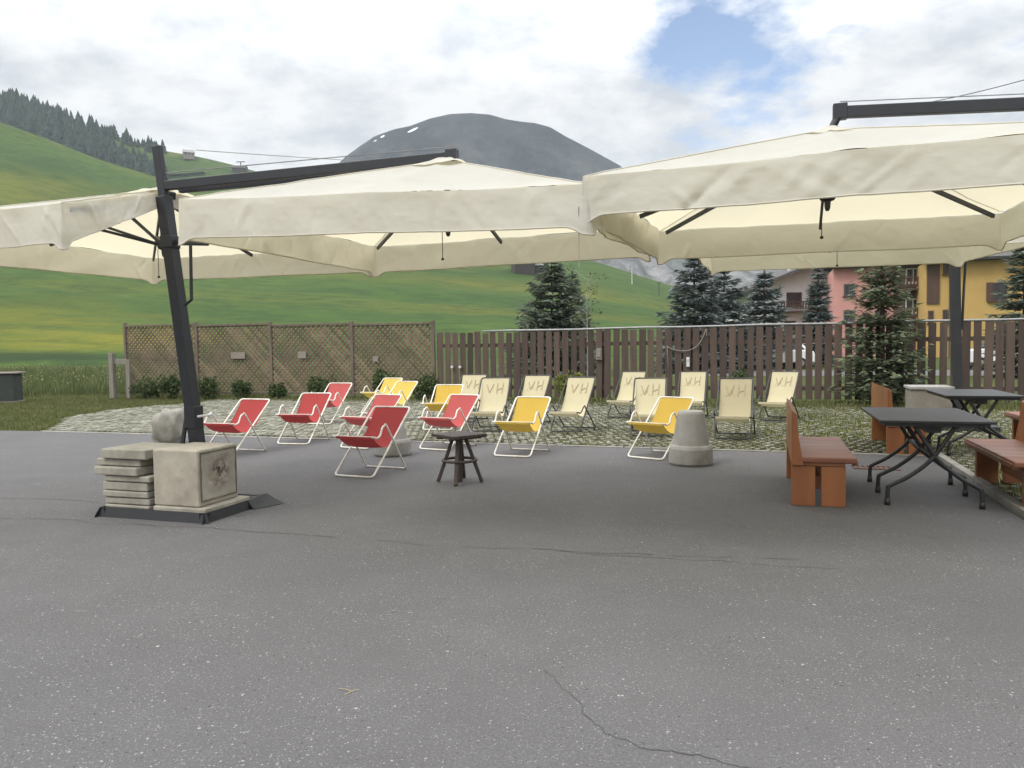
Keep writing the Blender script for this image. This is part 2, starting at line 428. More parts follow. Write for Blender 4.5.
sb.add([uv(-12.9, VF + .06, -.012), uv(2.05, VF + .06, -.012), uv(2.2, 3, -.012), uv(9.6, 3, -.012), uv(9.6, VE + .3, -.012), uv(-15.2, VE + .3, -.012), uv(-15.2, VF + 2.8, -.012)], [(0, 1, 2, 3, 4, 5, 6)])
kind(sb.build('paver_bed', M['soil']), 'structure')
kb = MB()
u = -12.9
while u < 2.0:
    kb.box(uv(u + .5, VF + .03, -.02), (.985, .07, .07), Matrix.Rotation(-PHI, 3, 'Z')); u += 1.0
v = 3.0
while v < VF - .6:
    kb.box(uv(2.12, v + .5, .005), (.09, .985, .11), Matrix.Rotation(-PHI, 3, 'Z')); v += 1.0
kind(kb.build('kerb', M['grey_concrete'], bevel=.008), 'structure')

# ------------------------------------------------------------------ grass
def blades(mb, pts, h, w, lean=.5):
    for q in pts:
        a = rnd.uniform(0, 2 * math.pi); hh = h * rnd.uniform(.5, 1.25)
        d = Vector((math.cos(a), math.sin(a), 0)); s_ = Vector((-d.y, d.x, 0)) * w * rnd.uniform(.6, 1.3)
        l = d * hh * rnd.uniform(0, lean)
        mb.add([q - s_, q + s_, q + l * .35 + s_ * .7 + Vector((0, 0, hh * .6)), q + l * .35 - s_ * .7 + Vector((0, 0, hh * .6)), q + l + Vector((0, 0, hh))],
               [(0, 1, 2, 3), (3, 2, 4)])
gb = MB(); pts = []
for _ in range(60000):
    u, v = rnd.uniform(-15.5, 2.0), rnd.uniform(VF + .1, VE - .2)
    if u < left_edge(v): continue
    if rnd.random() < grassy(u, v) + .12: pts.append(uv(u, v, -.01))
for _ in range(14000):
    u, v = rnd.uniform(2.2, 7), rnd.uniform(5, VE - .2)
    if rnd.random() < grassy(u, v) + .1: pts.append(uv(u, v, -.01))
blades(gb, pts, .06, .008)
kind(gb.build('paver_grass', M['grass']), 'stuff')
gb = MB(); pts = []
for _ in range(16000):
    pts.append(uv(rnd.uniform(-15, 8), VE - rnd.random() ** 2 * 1.3 - .05, -.02))
blades(gb, pts, .14, .009)
pts = []
for _ in range(70000):
    u, v = rnd.uniform(-27, -12.3), rnd.uniform(VF - .3, VE + 3)
    ff = VF + .1 if u > -12.8 else VF + .1 + (u + 12.8) / 2.2 * .2 if u > -15 else VF - .1 + (u + 15) / 11 * .2
    if v > ff + .05 * n3(u * 2, 1) and u < left_edge(v) + .35 + .8 * n3(u * .6, v * .6): pts.append(uv(u, v, -.035))
blades(gb, pts, .07, .009)
kind(gb.build('verge_grass', M['grass']), 'stuff')
gb = MB(); pts = []
for _ in range(14000):
    r_ = rnd.random(); px = rnd.uniform(-60, 132); Y = 26 + 40 * r_ ** 1.6
    q = at(px, 300, Y); q.z = -.03
    if Y > 26.6 + 2.5 * n3(px * .06, 1): pts.append(q)
random.Random(4).shuffle(pts)
blades(gb, pts[:8000], .36, .014, .6); blades(gb, pts[8000:], .55, .012, .5)
gb.cur = 1
for q in pts[::45]:
    gb.box(q + Vector((rnd.uniform(-.2, .2), rnd.uniform(-.2, .2), .5 * rnd.uniform(.8, 1.2))), (.024, .024, .02))
kind(gb.build('meadow_grass', [M['tall_grass'], M['flower']]), 'stuff')
# scattered dry straw and grit on the yard (lying stems near the camera)
sbm = MB()
for px, py in ((352, 692), (346, 690)):
    q = gr(px, py, .003); a = rnd.uniform(0, 3)
    d = Vector((math.cos(a), math.sin(a), .05)) * .035
    sbm.tube([q - d, q + Vector((0, 0, .004)), q + d], .0015, 5)
kind(sbm.build('dry_straw', mat('straw', (.42, .35, .2), (.3, .25, .14), .9)), 'stuff')

# ------------------------------------------------------------------ hills
def polar_hill(name, crest, D0, D1, p0, p1, np_, nt, expo, mtl, wob=1.5, back=1.35, zf=.4, ns=1.0, seed=0, gully=0):
    mb = MB(); vs = []; fs = []
    cols = [p0 + (p1 - p0) * i / np_ for i in range(np_ + 1)]
    for px in cols:
        d0 = D0(px) if callable(D0) else D0; d1 = D1(px) if callable(D1) else D1
        yf = hor(px) + (H + zf) * F / d0; yc = interp(crest, px)
        for j in range(nt + 1):
            t_ = j / nt
            D = d0 + (d1 - d0) * t_
            y = yf + (yc - yf) * (t_ ** expo)
            q = at(px, y, D)
            q.z += wob * ns * math.sin(math.pi * min(1, t_)) * (n3(q.x * .02 / ns + seed, q.y * .02 / ns) + .5 * n3(q.x * .06 / ns, q.y * .06 / ns + seed) + .25 * n3(q.x * .15 / ns, q.y * .15 / ns))
            if gully:
                w_ = 12 * n3(q.x * .008, q.y * .008, 4); gz = abs(n3((q.x + w_) * .022, q.y * .006, 8)) + .5 * abs(n3((q.x + w_) * .055, q.y * .012, 3)) + .3 * n3(q.x * .09, q.y * .05, 2)
                q.z -= gully * gz * min(1, 6 * (1 - t_))
            vs.append(q)
        q = at(px, yc, d1); q2 = q.copy(); k = back
        q2 = Vector((q.x * k, q.y * k, q.z * .72)); vs.append(q2)
        vs.append(Vector((q.x * (k + .35), q.y * (k + .35), -2)))
    m_ = nt + 3
    for i in range(np_):
        for j in range(m_ - 1): fs.append((i * m_ + j, (i + 1) * m_ + j, (i + 1) * m_ + j + 1, i * m_ + j + 1))
    mb.add(vs, fs)
    return kind(mb.build(name, mtl, smooth=True), 'structure')
crest1 = [(-500, -60), (-300, 22), (0, 122), (50, 140), (100, 160), (140, 172), (180, 184), (300, 205), (450, 232), (600, 263), (640, 276), (690, 291), (740, 312), (800, 336), (860, 346)]
D0a = lambda px: 80.0
D1a = lambda px: interp([(-500, 300), (0, 330), (300, 330), (700, 290), (860, 200)], px)
def hill_at(px, t_, expo=.8):
    d0, d1 = 80.0, D1a(px); yf = hor(px) + (H + .4) * F / d0; yc = interp(crest1, px)
    return at(px, yf + (yc - yf) * t_ ** expo, d0 + (d1 - d0) * t_)
def hill_py(px, py, expo=.8):
    yf = hor(px) + (H + .4) * F / 80.0; yc = interp(crest1, px)
    return hill_at(px, max(0, min(1, (yf - py) / (yf - yc))) ** (1 / expo))
YC = (.155, .145, .014)
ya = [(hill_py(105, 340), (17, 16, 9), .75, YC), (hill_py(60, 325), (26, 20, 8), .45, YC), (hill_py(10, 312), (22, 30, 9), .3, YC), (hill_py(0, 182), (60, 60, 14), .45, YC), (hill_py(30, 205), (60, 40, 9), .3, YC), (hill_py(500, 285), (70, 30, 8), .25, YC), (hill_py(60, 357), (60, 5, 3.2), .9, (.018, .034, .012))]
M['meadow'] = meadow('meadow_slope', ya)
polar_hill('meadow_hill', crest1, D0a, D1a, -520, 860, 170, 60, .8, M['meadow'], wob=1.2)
crest2 = [(-500, -110), (-300, -20), (0, 103), (60, 121), (110, 134), (160, 150), (200, 157), (230, 164), (262, 173), (300, 182), (380, 205), (520, 245), (700, 300)]
D1b = lambda px: 560.0
M['meadow2'] = meadow('upper_meadow')
polar_hill('upper_hill', crest2, lambda px: D1a(px) * 1.02, D1b, -520, 640, 120, 30, 1.0, M['meadow2'], wob=2, zf=0)
def hill2(px, py): return at(px, py, 0)
# mountain
crestm = [(100, 330), (220, 262), (280, 225), (312, 186), (330, 172), (345, 157), (360, 146), (375, 136), (395, 129), (410, 126), (430, 118.5), (450, 114), (470, 113), (490, 114.5), (505, 119), (520, 121.5), (535, 123), (550, 127), (565, 136), (590, 149), (621, 166), (650, 190), (690, 215), (760, 238), (860, 252), (960, 258), (1150, 265), (1400, 280)]
t = NT('mountain_rock'); t.b.inputs['Roughness'].default_value = .95; t.b.inputs['Specular IOR Level'].default_value = .1
wv = t.world((.006, .006, .006)); ws = t.world((.03, .03, .004)); wd = t.world((.012, .012, .004))
c = t.ramp(t.noise(wv, 1.0, 7, .65), [(.42, (.008, .012, .016)), (.50, (.024, .030, .034)), (.60, (.058, .059, .057))])
c = t.mix(t.ramp(t.noise(wd, 1.0, 7, .7), [(.54, 0.0), (.68, .55)]), c, (.105, .098, .09))
sepz = t.new('ShaderNodeSeparateXYZ'); g = t.new('ShaderNodeNewGeometry'); t.link(g.outputs['Position'], sepz.inputs[0])
low = t.ramp(t.math('DIVIDE', sepz.outputs[2], 130.0, True), [(.55, 1.0), (1.0, 0.0)])
scree = t.ramp(t.noise(ws, 1.0, 6, .7), [(.42, (.085, .085, .08)), (.62, (.26, .25, .245))])
c = t.mix(low, c, scree)
grn = t.ramp(t.noise(wv, 2.2, 6, .7), [(.5, 0.0), (.6, 1.0)])
c = t.mix(t.math('MULTIPLY', grn, t.math('MULTIPLY', low, .8)), c, (.035, .05, .028))
for (px, py, rx, ry) in ((381, 134, 3.2, 2), (412, 128, 8, 2.4), (374, 139, 2.5, 1)):
    pos = at(px, py, 1080)
    mp = t.new('ShaderNodeMapping'); mp.vector_type = 'TEXTURE'; mp.inputs['Location'].default_value = pos
    mp.inputs['Scale'].default_value = (rx * 1.15, 60, ry * .95); mp.inputs['Rotation'].default_value = (0, R(-28), 0)
    t.link(g.outputs['Position'], mp.inputs[0])
    ln = t.new('ShaderNodeVectorMath', operation='LENGTH'); t.link(mp.outputs[0], ln.inputs[0])
    c = t.mix(t.ramp(ln.outputs['Value'], [(.75, 1.0), (1.0, 0.0)]), c, (.8, .82, .84))
t.color(c); t.bump(t.noise(wv, 3.0, 7, .7), .9, 14)
M['mountain'] = t.m
polar_hill('mountain', crestm, 640, 1100, 90, 1400, 420, 70, .85, M['mountain'], wob=2.2, ns=5, zf=2, seed=3, gully=16)
# distant forested ridge standing left and behind (outside of the frame it closes the valley)
# ------------------------------------------------------------------ forest on the upper hill
def conifer_low(mb, q, h, r, rr):
    tiers = 6; n_ = 9
    for k in range(tiers):
        z0 = h * (.08 + .86 * k / tiers); z1 = z0 + h * .30
        rad = r * (1 - k / tiers) ** .85 + .1
        vs = []
        for i in range(n_):
            a = 2 * math.pi * (i + .5 * (k % 2)) / n_ + rr.uniform(-.2, .2); w = rad * rr.uniform(.65, 1.15)
            vs.append(q + Vector((math.cos(a) * w, math.sin(a) * w, z0 - rr.uniform(0, .06) * h)))
        top = q + Vector((rr.uniform(-.05, .05) * r, rr.uniform(-.05, .05) * r, min(h, z1)))
        mb.add(vs + [top], [(i, (i + 1) % n_, n_) for i in range(n_)])
fb = MB(); rr = random.Random(11)
def hill2_pt(px, t_):
    d0 = D1a(px) * 1.02; d1 = 560.0; yf = hor(px) + H * F / d0; yc = interp(crest2, px)
    return at(px, yf + (yc - yf) * t_, d0 + (d1 - d0) * t_)
c1 = lambda px: interp(crest1, px)
cnt = 0
while cnt < 2100:
    px = rr.uniform(-260, 166)
    yc2 = interp(crest2, px); yf = hor(px) + H * F / (D1a(px) * 1.02)
    yy = rr.uniform(yc2, c1(px) + 2)
    # clearing on the upper slope
    if 60 < px < 175 and yy > yc2 + 5 and yy < yc2 + 5 + 14 * min(1, (px - 60) / 60) : continue
    if px > 140 and yy > yc2 + 4 and rr.random() < .4: continue
    t_ = max(0, min(1, (yf - yy) / (yf - yc2)))
    q = hill2_pt(px, t_); hh = rr.choice((rr.uniform(6, 10), rr.uniform(9, 16))) * (1 if px < 60 else .85)
    if px > 95 and yy < yc2 + 6: hh *= .75
    conifer_low(fb, q - Vector((0, 0, .8)), hh, hh * rr.uniform(.25, .36), rr); cnt += 1
kind(fb.build('forest', M['forest']), 'stuff')

# ------------------------------------------------------------------ small buildings on the slopes
def hut(name, label, cat, pos, w, d, h, rz, wall, roof_m, wins=0, rise=.35):
    e = empty(name, label, cat, pos, rz)
    b_ = MB(); hh = h
    b_.extrude([(-d / 2, -1.5), (-d / 2, hh), (0, hh + d * rise), (d / 2, hh), (d / 2, -1.5)], -w / 2, w / 2); b_.build('wall', wall, e)
    r_ = MB()
    for s_ in (-1, 1):
        r_.bar(Vector((0, s_ * (d / 2 + .4), hh - .1)), Vector((0, 0, hh + d * rise + .12)), w + .9, .16)
    r_.build('roof', roof_m, e)
    for i in range(wins):
        w_ = MB(); w_.box((-w / 2 + w * (i + .5) / wins, -d / 2 - .03, hh * .6), (w / wins * .35, .12, hh * .3)); w_.build('window', M['glass'], e)
    return e
hut('farm_house', 'small pale house on the skyline right of the hillside forest', 'house', hill2_pt(189, .985), 7, 7, 3.2, R(25), M['plaque'], M['stone_roof'], 3)
hut('lift_station', 'low dark hut on the ridge below the cableway pylon', 'hut', hill2_pt(240, .97), 9, 6, 2.6, R(5), M['log'], M['roof'], 0)
hut('hay_barn', 'small dark barn on the slope just right of the leaning mast', 'barn', hill2_pt(203, .42), 9, 7, 4.6, R(10), M['log'], M['stone_roof'], 0)
hut('hay_barn', 'small dark barn at the foot of the mountain below the parasol arm', 'barn', hill2_pt(291, .90), 7, 6, 3.6, R(10), M['log'], M['roof'], 0)
hut('hay_barn', 'dark log barn half hidden by the canopy edge on the meadow', 'barn', hill_py(523, 273), 6.5, 6, 4.2, R(12), M['log'], M['roof'], 0)
hut('hay_barn', 'log barn with pale stone roof on the meadow left of the spruces', 'barn', hill_py(537, 273), 5.2, 5, 2.2, R(-20), M['log'], M['stone_roof'], 0)
# cableway pylon and lift poles
q = hill2_pt(241, .96); e = empty('cableway_pylon', 'tiny cableway pylon with cross arm on the ridge skyline', 'pylon', q)
b = MB(); b.tube([(0, 0, -1), (0, 0, 9)], .35, 8); b.build('mast', M['steel_dark'], e)
b = MB(); b.bar((-3, 0, 8.8), (3, 0, 8.8), .5, .5); b.build('cross_arm', M['steel_dark'], e)
for px, py, hh, lab in ((632, 284, 6, 'pale lift pole in front of the scree slope'), (659, 297, 4.5, 'short pole on the meadow crest left of the blue spruces')):
    q = hill_py(px, py); e = empty('lift_pole', lab, 'pole', q)
    b = MB(); b.tube([(0, 0, -1), (0, 0, hh)], .16, 8, r2=.1); b.build('shaft', M['plastic_white'] if hh > 5 else M['steel_dark'], e)
    b = MB(); b.bar((-.6, 0, hh - .2), (.6, 0, hh - .2), .2, .15); b.build('cross_arm', M['steel_dark'], e)
# stone track by the farm house
b = MB(); trk = [hill2_pt(px, t_) for px, t_ in ((95, .80), (125, .83), (150, .85), (172, .88), (205, .92))]
vs = []
for i, q in enumerate(trk): vs += [q + Vector((0, -3, .7)), q + Vector((0, 3, 1.5))]
b.add(vs, [(2 * i, 2 * i + 2, 2 * i + 3, 2 * i + 1) for i in range(len(trk) - 1)])
kind(b.build('gravel_track', M['rock']), 'structure')
# wires
def wire(name, label, a, c_, sag, r, mtl):
    pts = [a.lerp(c_, i / 24) - Vector((0, 0, sag * 4 * (i / 24) * (1 - i / 24))) for i in range(25)]
    b_ = MB(); b_.tube(pts, r, 5); tag(b_.build(name, mtl), label, 'cable'); 
wire('overhead_cable', 'thin cableway line running right from the ridge house', at(196, 150, 540), at(470, 166, 700), 1, .28, M['cord'])
wire('overhead_cable', 'thin wire rising to the upper right above the steel arm', at(925, 103, 30), at(1100, 57, 22), .1, .014, M['steel_dark'])

# hedge line at the meadow foot
rr = random.Random(5)
def leaf_cloud(mb, c_, rad, n_, size, rr_, flat=1.0):
    for _ in range(n_):
        while True:
            d = Vector((rr_.uniform(-1, 1), rr_.uniform(-1, 1), rr_.uniform(-1, 1)))
            if .15 < d.length < 1: break
        d = d.normalized() * d.length ** .45
        q = Vector((c_[0] + d.x * rad[0], c_[1] + d.y * rad[1], c_[2] + d.z * rad[2]))
        a = Vector((rr_.uniform(-1, 1), rr_.uniform(-1, 1), rr_.uniform(-.7, 1))).normalized(); bb = a.orthogonal().normalized()
        bb = Matrix.Rotation(rr_.uniform(0, 6.28), 3, a) @ bb; s_ = size * rr_.uniform(.6, 1.4)
        mb.add([q - bb * s_ * .35, q + a * s_ * .55, q + bb * s_ * .35, q - a * s_ * .5], [(0, 1, 2, 3)])

# ------------------------------------------------------------------ trees
def spruce(name, label, pos, h, r, seed, mtl, dens=1.0, spray=.22, group=None, zb=.06, up=0.1):
    rr_ = random.Random(seed); e = empty(name, label, 'tree', pos, rr_.uniform(0, 6), group)
    b_ = MB(); b_.tube([(0, 0, -.1), (0, 0, h * .4), (.02, 0, h * .8), (.02, 0, h * .985)], max(.05, h * .018), 8, r2=.015)
    c_ = MB(); lv = int(h / (.2 if h < 5 else .25))
    for k in range(lv):
        tt = zb + (1 - zb) * (k + rr_.uniform(-.3, .3)) / lv
        if tt > .985: continue
        z = h * tt; L0 = r * (1 - tt) ** .72 + .04 * r
        nb = int((6 + 7 * (1 - tt)) * 1.15)
        for i in range(nb):
            a = 2 * math.pi * (i + rr_.random()) / nb; L = L0 * rr_.uniform(.62, 1.15)
            dr = Vector((math.cos(a), math.sin(a), 0)); sd = Vector((-dr.y, dr.x, 0))
            tip = dr * L + Vector((0, 0, L * (up - .28 * (1 - tt) + .25 * tt + rr_.uniform(-.08, .08))))
            base = Vector((0, 0, z))
            if L > .3: b_.tube([base, base + tip * .55, base + tip * .9], .012 * (1 + L * .5), 4, r2=.004)
            ns_ = max(4, int(L / spray * 3.6 * dens))
            for j in range(ns_):
                f_ = .22 + .78 * (j + rr_.random()) / ns_
                q = base + tip * f_ + Vector((0, 0, -.10 * L * math.sin(f_ * 3.1)))
                wd_ = (1 - f_ * .75) * L * .42
                for s_ in (-1, 1):
                    off = sd * s_ * rr_.uniform(0, wd_)
                    ax = (dr * rr_.uniform(.5, 1) + sd * s_ * rr_.uniform(.1, .9) + Vector((0, 0, rr_.uniform(-.45, .25)))).normalized()
                    sl = spray * rr_.uniform(.6, 1.3); nn_ = ax.cross(Vector((rr_.uniform(-.7, .7), rr_.uniform(-.7, .7), 1))).normalized() * sl * .23
                    qq = q + off + Vector((0, 0, rr_.uniform(-.09, .06)))
                    c_.add([qq - ax * sl * .3, qq + nn_, qq + ax * sl * .8, qq - nn_], [(0, 1, 2, 3)])
    for _ in range(10):
        a = rr_.uniform(0, 6.28); q = Vector((0, 0, h * rr_.uniform(.93, 1)))
        ax = Vector((math.cos(a) * .4, math.sin(a) * .4, .9)); nn_ = ax.orthogonal().normalized() * spray * .2
        c_.add([q - ax * spray * .3, q + nn_, q + ax * spray * .7, q - nn_], [(0, 1, 2, 3)])
    b_.build('trunk', M['bark'], e); c_.build('crown', mtl, e); return e
def gpos(px, Y, z=-.05):
    q = at(px, 345, Y); q.z = z; return q
spruce('spruce_tree', 'dark spruce behind the fence below the middle canopies', gpos(552, 38), 5.8, 2.6, 1, M['spruce'], 1.0, .36)
spruce('spruce_tree', 'young spruce touching the right side of the middle spruce', gpos(573, 42), 5.4, 1.7, 12, M['spruce'], .8, .34)
spruce('spruce_tree', 'tall blue spruce standing first in the row left of the chalet', gpos(694, 40), 6.4, 2.5, 2, M['blue_spruce'], 1.0, .36)
spruce('spruce_tree', 'rounder blue spruce tucked against the tall first one of the row', gpos(724, 42), 5.5, 2.6, 3, M['blue_spruce'], 1.0, .36)
spruce('spruce_tree', 'blue spruce in front of the left end of the white chalet', gpos(764, 44), 5.6, 2.2, 4, M['blue_spruce'], 1.0, .36)
spruce('spruce_tree', 'narrow spruce between the white chalet and the pink house', gpos(818, 46), 6.2, 1.3, 5, M['blue_spruce'], 1.0, .34)
spruce('spruce_tree', 'bushy spruce in front of the picket fence near the tables', gpos(882, 17.6), 4.3, 1.05, 6, M['young_spruce'], .85, .17, up=.5)
spruce('spruce_tree', 'dark spruce at the right edge in front of the yellow house', gpos(1024, 30), 5.6, 1.6, 7, M['spruce'], 1.0, .3)

# thin pale sapling
q = gpos(587, 30); e = empty('sapling', 'thin pale sapling with few leaves behind the fence', 'tree', q)
b = MB(); b.tube([(0, 0, 0), (.03, 0, 1.5), (0, 0, 3.2), (.1, 0, 4.3)], .03, 6, r2=.01)
c_ = MB(); rr = random.Random(8)
for i in range(16):
    z = 1.6 + 2.6 * i / 16; a = rr.uniform(0, 6.28); L = rr.uniform(.3, .75); tip = Vector((math.cos(a) * L, math.sin(a) * L, z + L * .7))
    b.tube([(0, 0, z), tip], .012, 4, r2=.004); leaf_cloud(c_, tip, (.2, .2, .15), 14, .09, rr)
b.build('trunk', M['twig'], e); c_.build('crown', M['tall_grass'], e)

# shrubs along the fences
def shrub(label, pos, rad, hh, seed, mtl, n_=900, size=.07, name='shrub', group='shrubs along the lattice fence'):
    rr_ = random.Random(seed); e = empty(name, label, 'shrub', pos, 0, group)
    s_ = MB(); c_ = MB()
    for i in range(9):
        a = rr_.uniform(0, 6.28); k = rr_.uniform(.2, 1.25)
        s_.tube([(0, 0, -.05), (math.cos(a) * rad * k * .5, math.sin(a) * rad * k * .5, hh * .5), (math.cos(a) * rad * k, math.sin(a) * rad * k, hh * .85)], .012, 5, r2=.004)
        leaf_cloud(c_, (math.cos(a) * rad * k * .7, math.sin(a) * rad * k * .7, hh * rr_.uniform(.35, .65)), (rad * .42, rad * .42, hh * rr_.uniform(.22, .42)), n_ // 9, size, rr_)
    leaf_cloud(c_, (0, 0, hh * .45), (rad * .6, rad * .6, hh * .5), n_ // 5, size, rr_)
    s_.build('stem', M['bark'], e); c_.build('foliage', mtl, e)
ULAT0 = to_uv(gr(127, 398))[0]; ULAT1 = to_uv(gr(436, 400))[0]
def fence_pt(px, dv=0):   # point on the fence line seen at px
    k = (px - 512) / F
    # X = k*Y ; v = VE+dv
    Y = (VE + dv) / (math.sin(PHI) * k + math.cos(PHI)); return Vector((k * Y, Y, -.03))
for i, (px, rad, hh, mt, lab) in enumerate(((147, .55, .55, 'shrub', 'low spreading dark shrub at the left end of the lattice fence'),
        (172, .38, .62, 'shrub', 'round shrub just left of the leaning mast'), (208, .4, .6, 'shrub', 'round shrub just right of the leaning mast'),
        (241, .28, .5, 'shrub', 'small shrub behind the leftmost red deck chair'), (277, .26, .42, 'shrub', 'small shrub below the middle lattice post'),
        (322, .38, .62, 'shrub', 'shrub behind the faded pink deck chair'), (382, .42, .7, 'lime_shrub', 'shrub with yellow tips behind the two yellow chairs'),
        (425, .35, .6, 'shrub', 'dark shrub where lattice and picket fence meet'))):
    shrub(lab, fence_pt(px, -.55), rad, hh * 1.3, 30 + i, M['shrub'] if mt == 'shrub' else M['shrub'])
shrub('yellow green bush behind a cream chair at the picket fence', fence_pt(571, -.5), .38, .92, 50, M['lime_shrub'], group=None)
shrub('small dim bush against the picket fence behind the drab chair', fence_pt(743, -.45), .28, .98, 51, M['shrub'], group=None)

# ------------------------------------------------------------------ lattice fence
o = uv(0, VE); RZ = -PHI
lf = empty('lattice_fence', 'weathered wooden lattice fence of four panels behind the red chairs', 'fence', uv(ULAT0, VE, 0), RZ)
def u_at(px): return to_uv(fence_pt(px))[0]
upost = [u_at(127) - ULAT0, u_at(198) - ULAT0, u_at(272) - ULAT0, u_at(353) - ULAT0, u_at(436) - ULAT0 - .06]
zt = [2.35, 2.31, 2.27, 2.22, 2.18]
for i, uu in enumerate(upost):
    b = MB(); b.box((uu, 0, (zt[i] + .02) / 2), (.09, .09, zt[i] + .04)); b.build('post', M['lattice_frame'], lf, bevel=.006)
for i in range(4):
    a0, a1 = upost[i] + .055, upost[i + 1] - .055; z0, z1 = .14, min(zt[i], zt[i + 1]) - .02; wv = a1 - a0; hv = z1 - z0
    for zz_ in (z1 - .02, z0 + .03):
        fr = MB(); fr.box(((a0 + a1) / 2, -.01, zz_), (wv, .075, .06)); fr.build('panel_rail', M['lattice_frame'], lf, bevel=.004)
    la = MB(); sp = .155
    for s_, yy in ((-1, -.016), (1, .010)):
        k = -hv - 1
        while k < wv + hv + 1:
            # line u = a0+k + s*t, z=z0+t
            ts = []
            lo, hi = 0.0, hv
            if s_ == 1: lo = max(lo, -k); hi = min(hi, wv - k)
            else: lo = max(lo, k - wv); hi = min(hi, k)
            if hi - lo > .08:
                wid = .046 if s_ == 1 else .054
                la.bar((a0 + k + s_ * lo, yy, z0 + lo), (a0 + k + s_ * hi, yy, z0 + hi), .012, wid, up=Vector((0, 1, 0)).cross(Vector((s_, 0, 1)).normalized()))
            k += sp
    la.build('lattice_panel', M['lattice'], lf)
for px, py, w, hh, lab in ((238, 355.5, .5, .2, 'long weathered board sign on the lattice left of centre'), (302, 355, .28, .2, 'small square plaque on the third lattice panel'), (375.5, 359, .17, .16, 'smallest pale plaque on the last lattice panel')):
    q = fence_pt(px, -.07); q = at(px, py, q.y)
    b = MB(); b.box((0, 0, 0), (w, .025, hh)); b2 = b.build('sign_board', M['plaque'], None, bevel=.005, loc=q, rz=RZ)
    tag(b2, lab, 'sign')

# ------------------------------------------------------------------ picket fence
U0 = u_at(438)
pf = empty('picket_fence', 'dark brown vertical board fence with grey pipe rail on top', 'fence', uv(U0, VE, 0), RZ)
b = MB(); rr = random.Random(21); uu = .1; Lf = 19.0
while uu < Lf:
    wd = .163 + rr.uniform(-.014, .015); ht = 1.84 + rr.uniform(-.02, .02) + .003 * uu + (.03 if uu < 1.4 else 0)
    rot = Matrix.Rotation(rr.uniform(-.012, .012), 3, 'Y')
    b.box((uu, -.02, .1 + ht / 2 - .05), (wd, .024, ht - .1), rot); uu += .222 + rr.uniform(-.012, .012)
b.build('board', M['picket'], pf, bevel=.004, seg=1)
for z in (.36, 1.5):
    b = MB(); b.box((Lf / 2, .025, z), (Lf, .05, .1)); b.build('rail', M['picket'], pf)
for i in range(9):
    b = MB(); b.box((.02 + i * 2.3, .11, .92), (.1, .1, 1.84)); b.build('post', M['picket'], pf)
b = MB(); pp = [Vector((1.35 + (Lf - 1.35) * i / 20, -.02, 1.875 + .003 * (1.35 + (Lf - 1.35) * i / 20) + .008 * math.sin(i * 1.7))) for i in range(21)]
b.tube(pp, .028, 8); b.build('top_rail', M['pipe'], pf, smooth=True)
def on_fence(px, py, dv): q = fence_pt(px, dv); return at(px, py, q.y)
for px, lab in ((452, 'left of the two small white insulators on the board fence'), (460, 'right of the two small white insulators on the board fence')):
    b = MB(); b.lathe([(.03, -.04), (.045, -.01), (.03, .02), (.04, .04)], n=12)
    tag(b.build('insulator', M['plastic_white'], None, smooth=False, loc=on_fence(px, 367, -.08)), lab, 'insulator')
b = MB(); b.box((0, 0, 0), (.14, .07, .3)); b.box((0, -.045, .02), (.1, .02, .2)); b.box((-.11, 0, .05), (.08, .02, .02))
tag(b.build('junction_box', M['plaque'], None, bevel=.008, loc=on_fence(599, 354, -.075), rz=RZ), 'small grey electrical box on the board fence', 'box')
b = MB(); b.box((0, 0, 0), (.08, .03, .24)); b.box((0, -.02, .06), (.05, .02, .05))
tag(b.build('notice_plate', M['plastic_white'], None, bevel=.004, loc=on_fence(688, 362, -.06), rz=RZ), 'small white upright plate on the board fence', 'plate')
pts = [on_fence(x, y, -.07) for x, y in ((667, 346), (671, 348.5), (678, 350.5), (688, 350.5), (697, 346), (703, 337), (706, 329), (706.5, 336))]
b = MB(); b.tube(smooth_path(pts), .009, 6); b.tube([pts[0], on_fence(668.5, 372, -.07)], .006, 5)
tag(b.build('hanging_cord', M['cord'], smooth=True), 'pale cord hanging in a loop on the board fence', 'cord')

# ------------------------------------------------------------------ bin and post at the left
b0 = gr(6, 402); e = empty('garden_bin', 'dark lidded bin at the left edge of the grass', 'bin', b0, R(10))
b = MB(); b.prism([(-.48, -.3), (.36, -.3), (.36, .3), (-.48, .3)], .03, .84); b.build('body', M['bin'], e, bevel=.02)
b = MB(); b.box((-.05, 0, .875), (1.0, .7, .05)); b.build('lid', M['plaque'], e, bevel=.012)
b = MB(); b.box((-.05, 0, .02), (.95, .64, .03)); b.build('base', M['plaque'], e)
pq = gr(113.5, 398); e = empty('timber_post', 'grey timber post with short rail left of the lattice fence', 'post', pq, RZ)
b = MB(); b.box((0, 0, .7), (.17, .15, 1.45)); b.build('post', M['post_wood'], e, bevel=.012)
b = MB(); b.box((.33, .02, 1.15), (.5, .06, .17)); b.box((.62, .02, .6), (.14, .1, 1.2)); b.build('rail', M['post_wood'], e, bevel=.008)

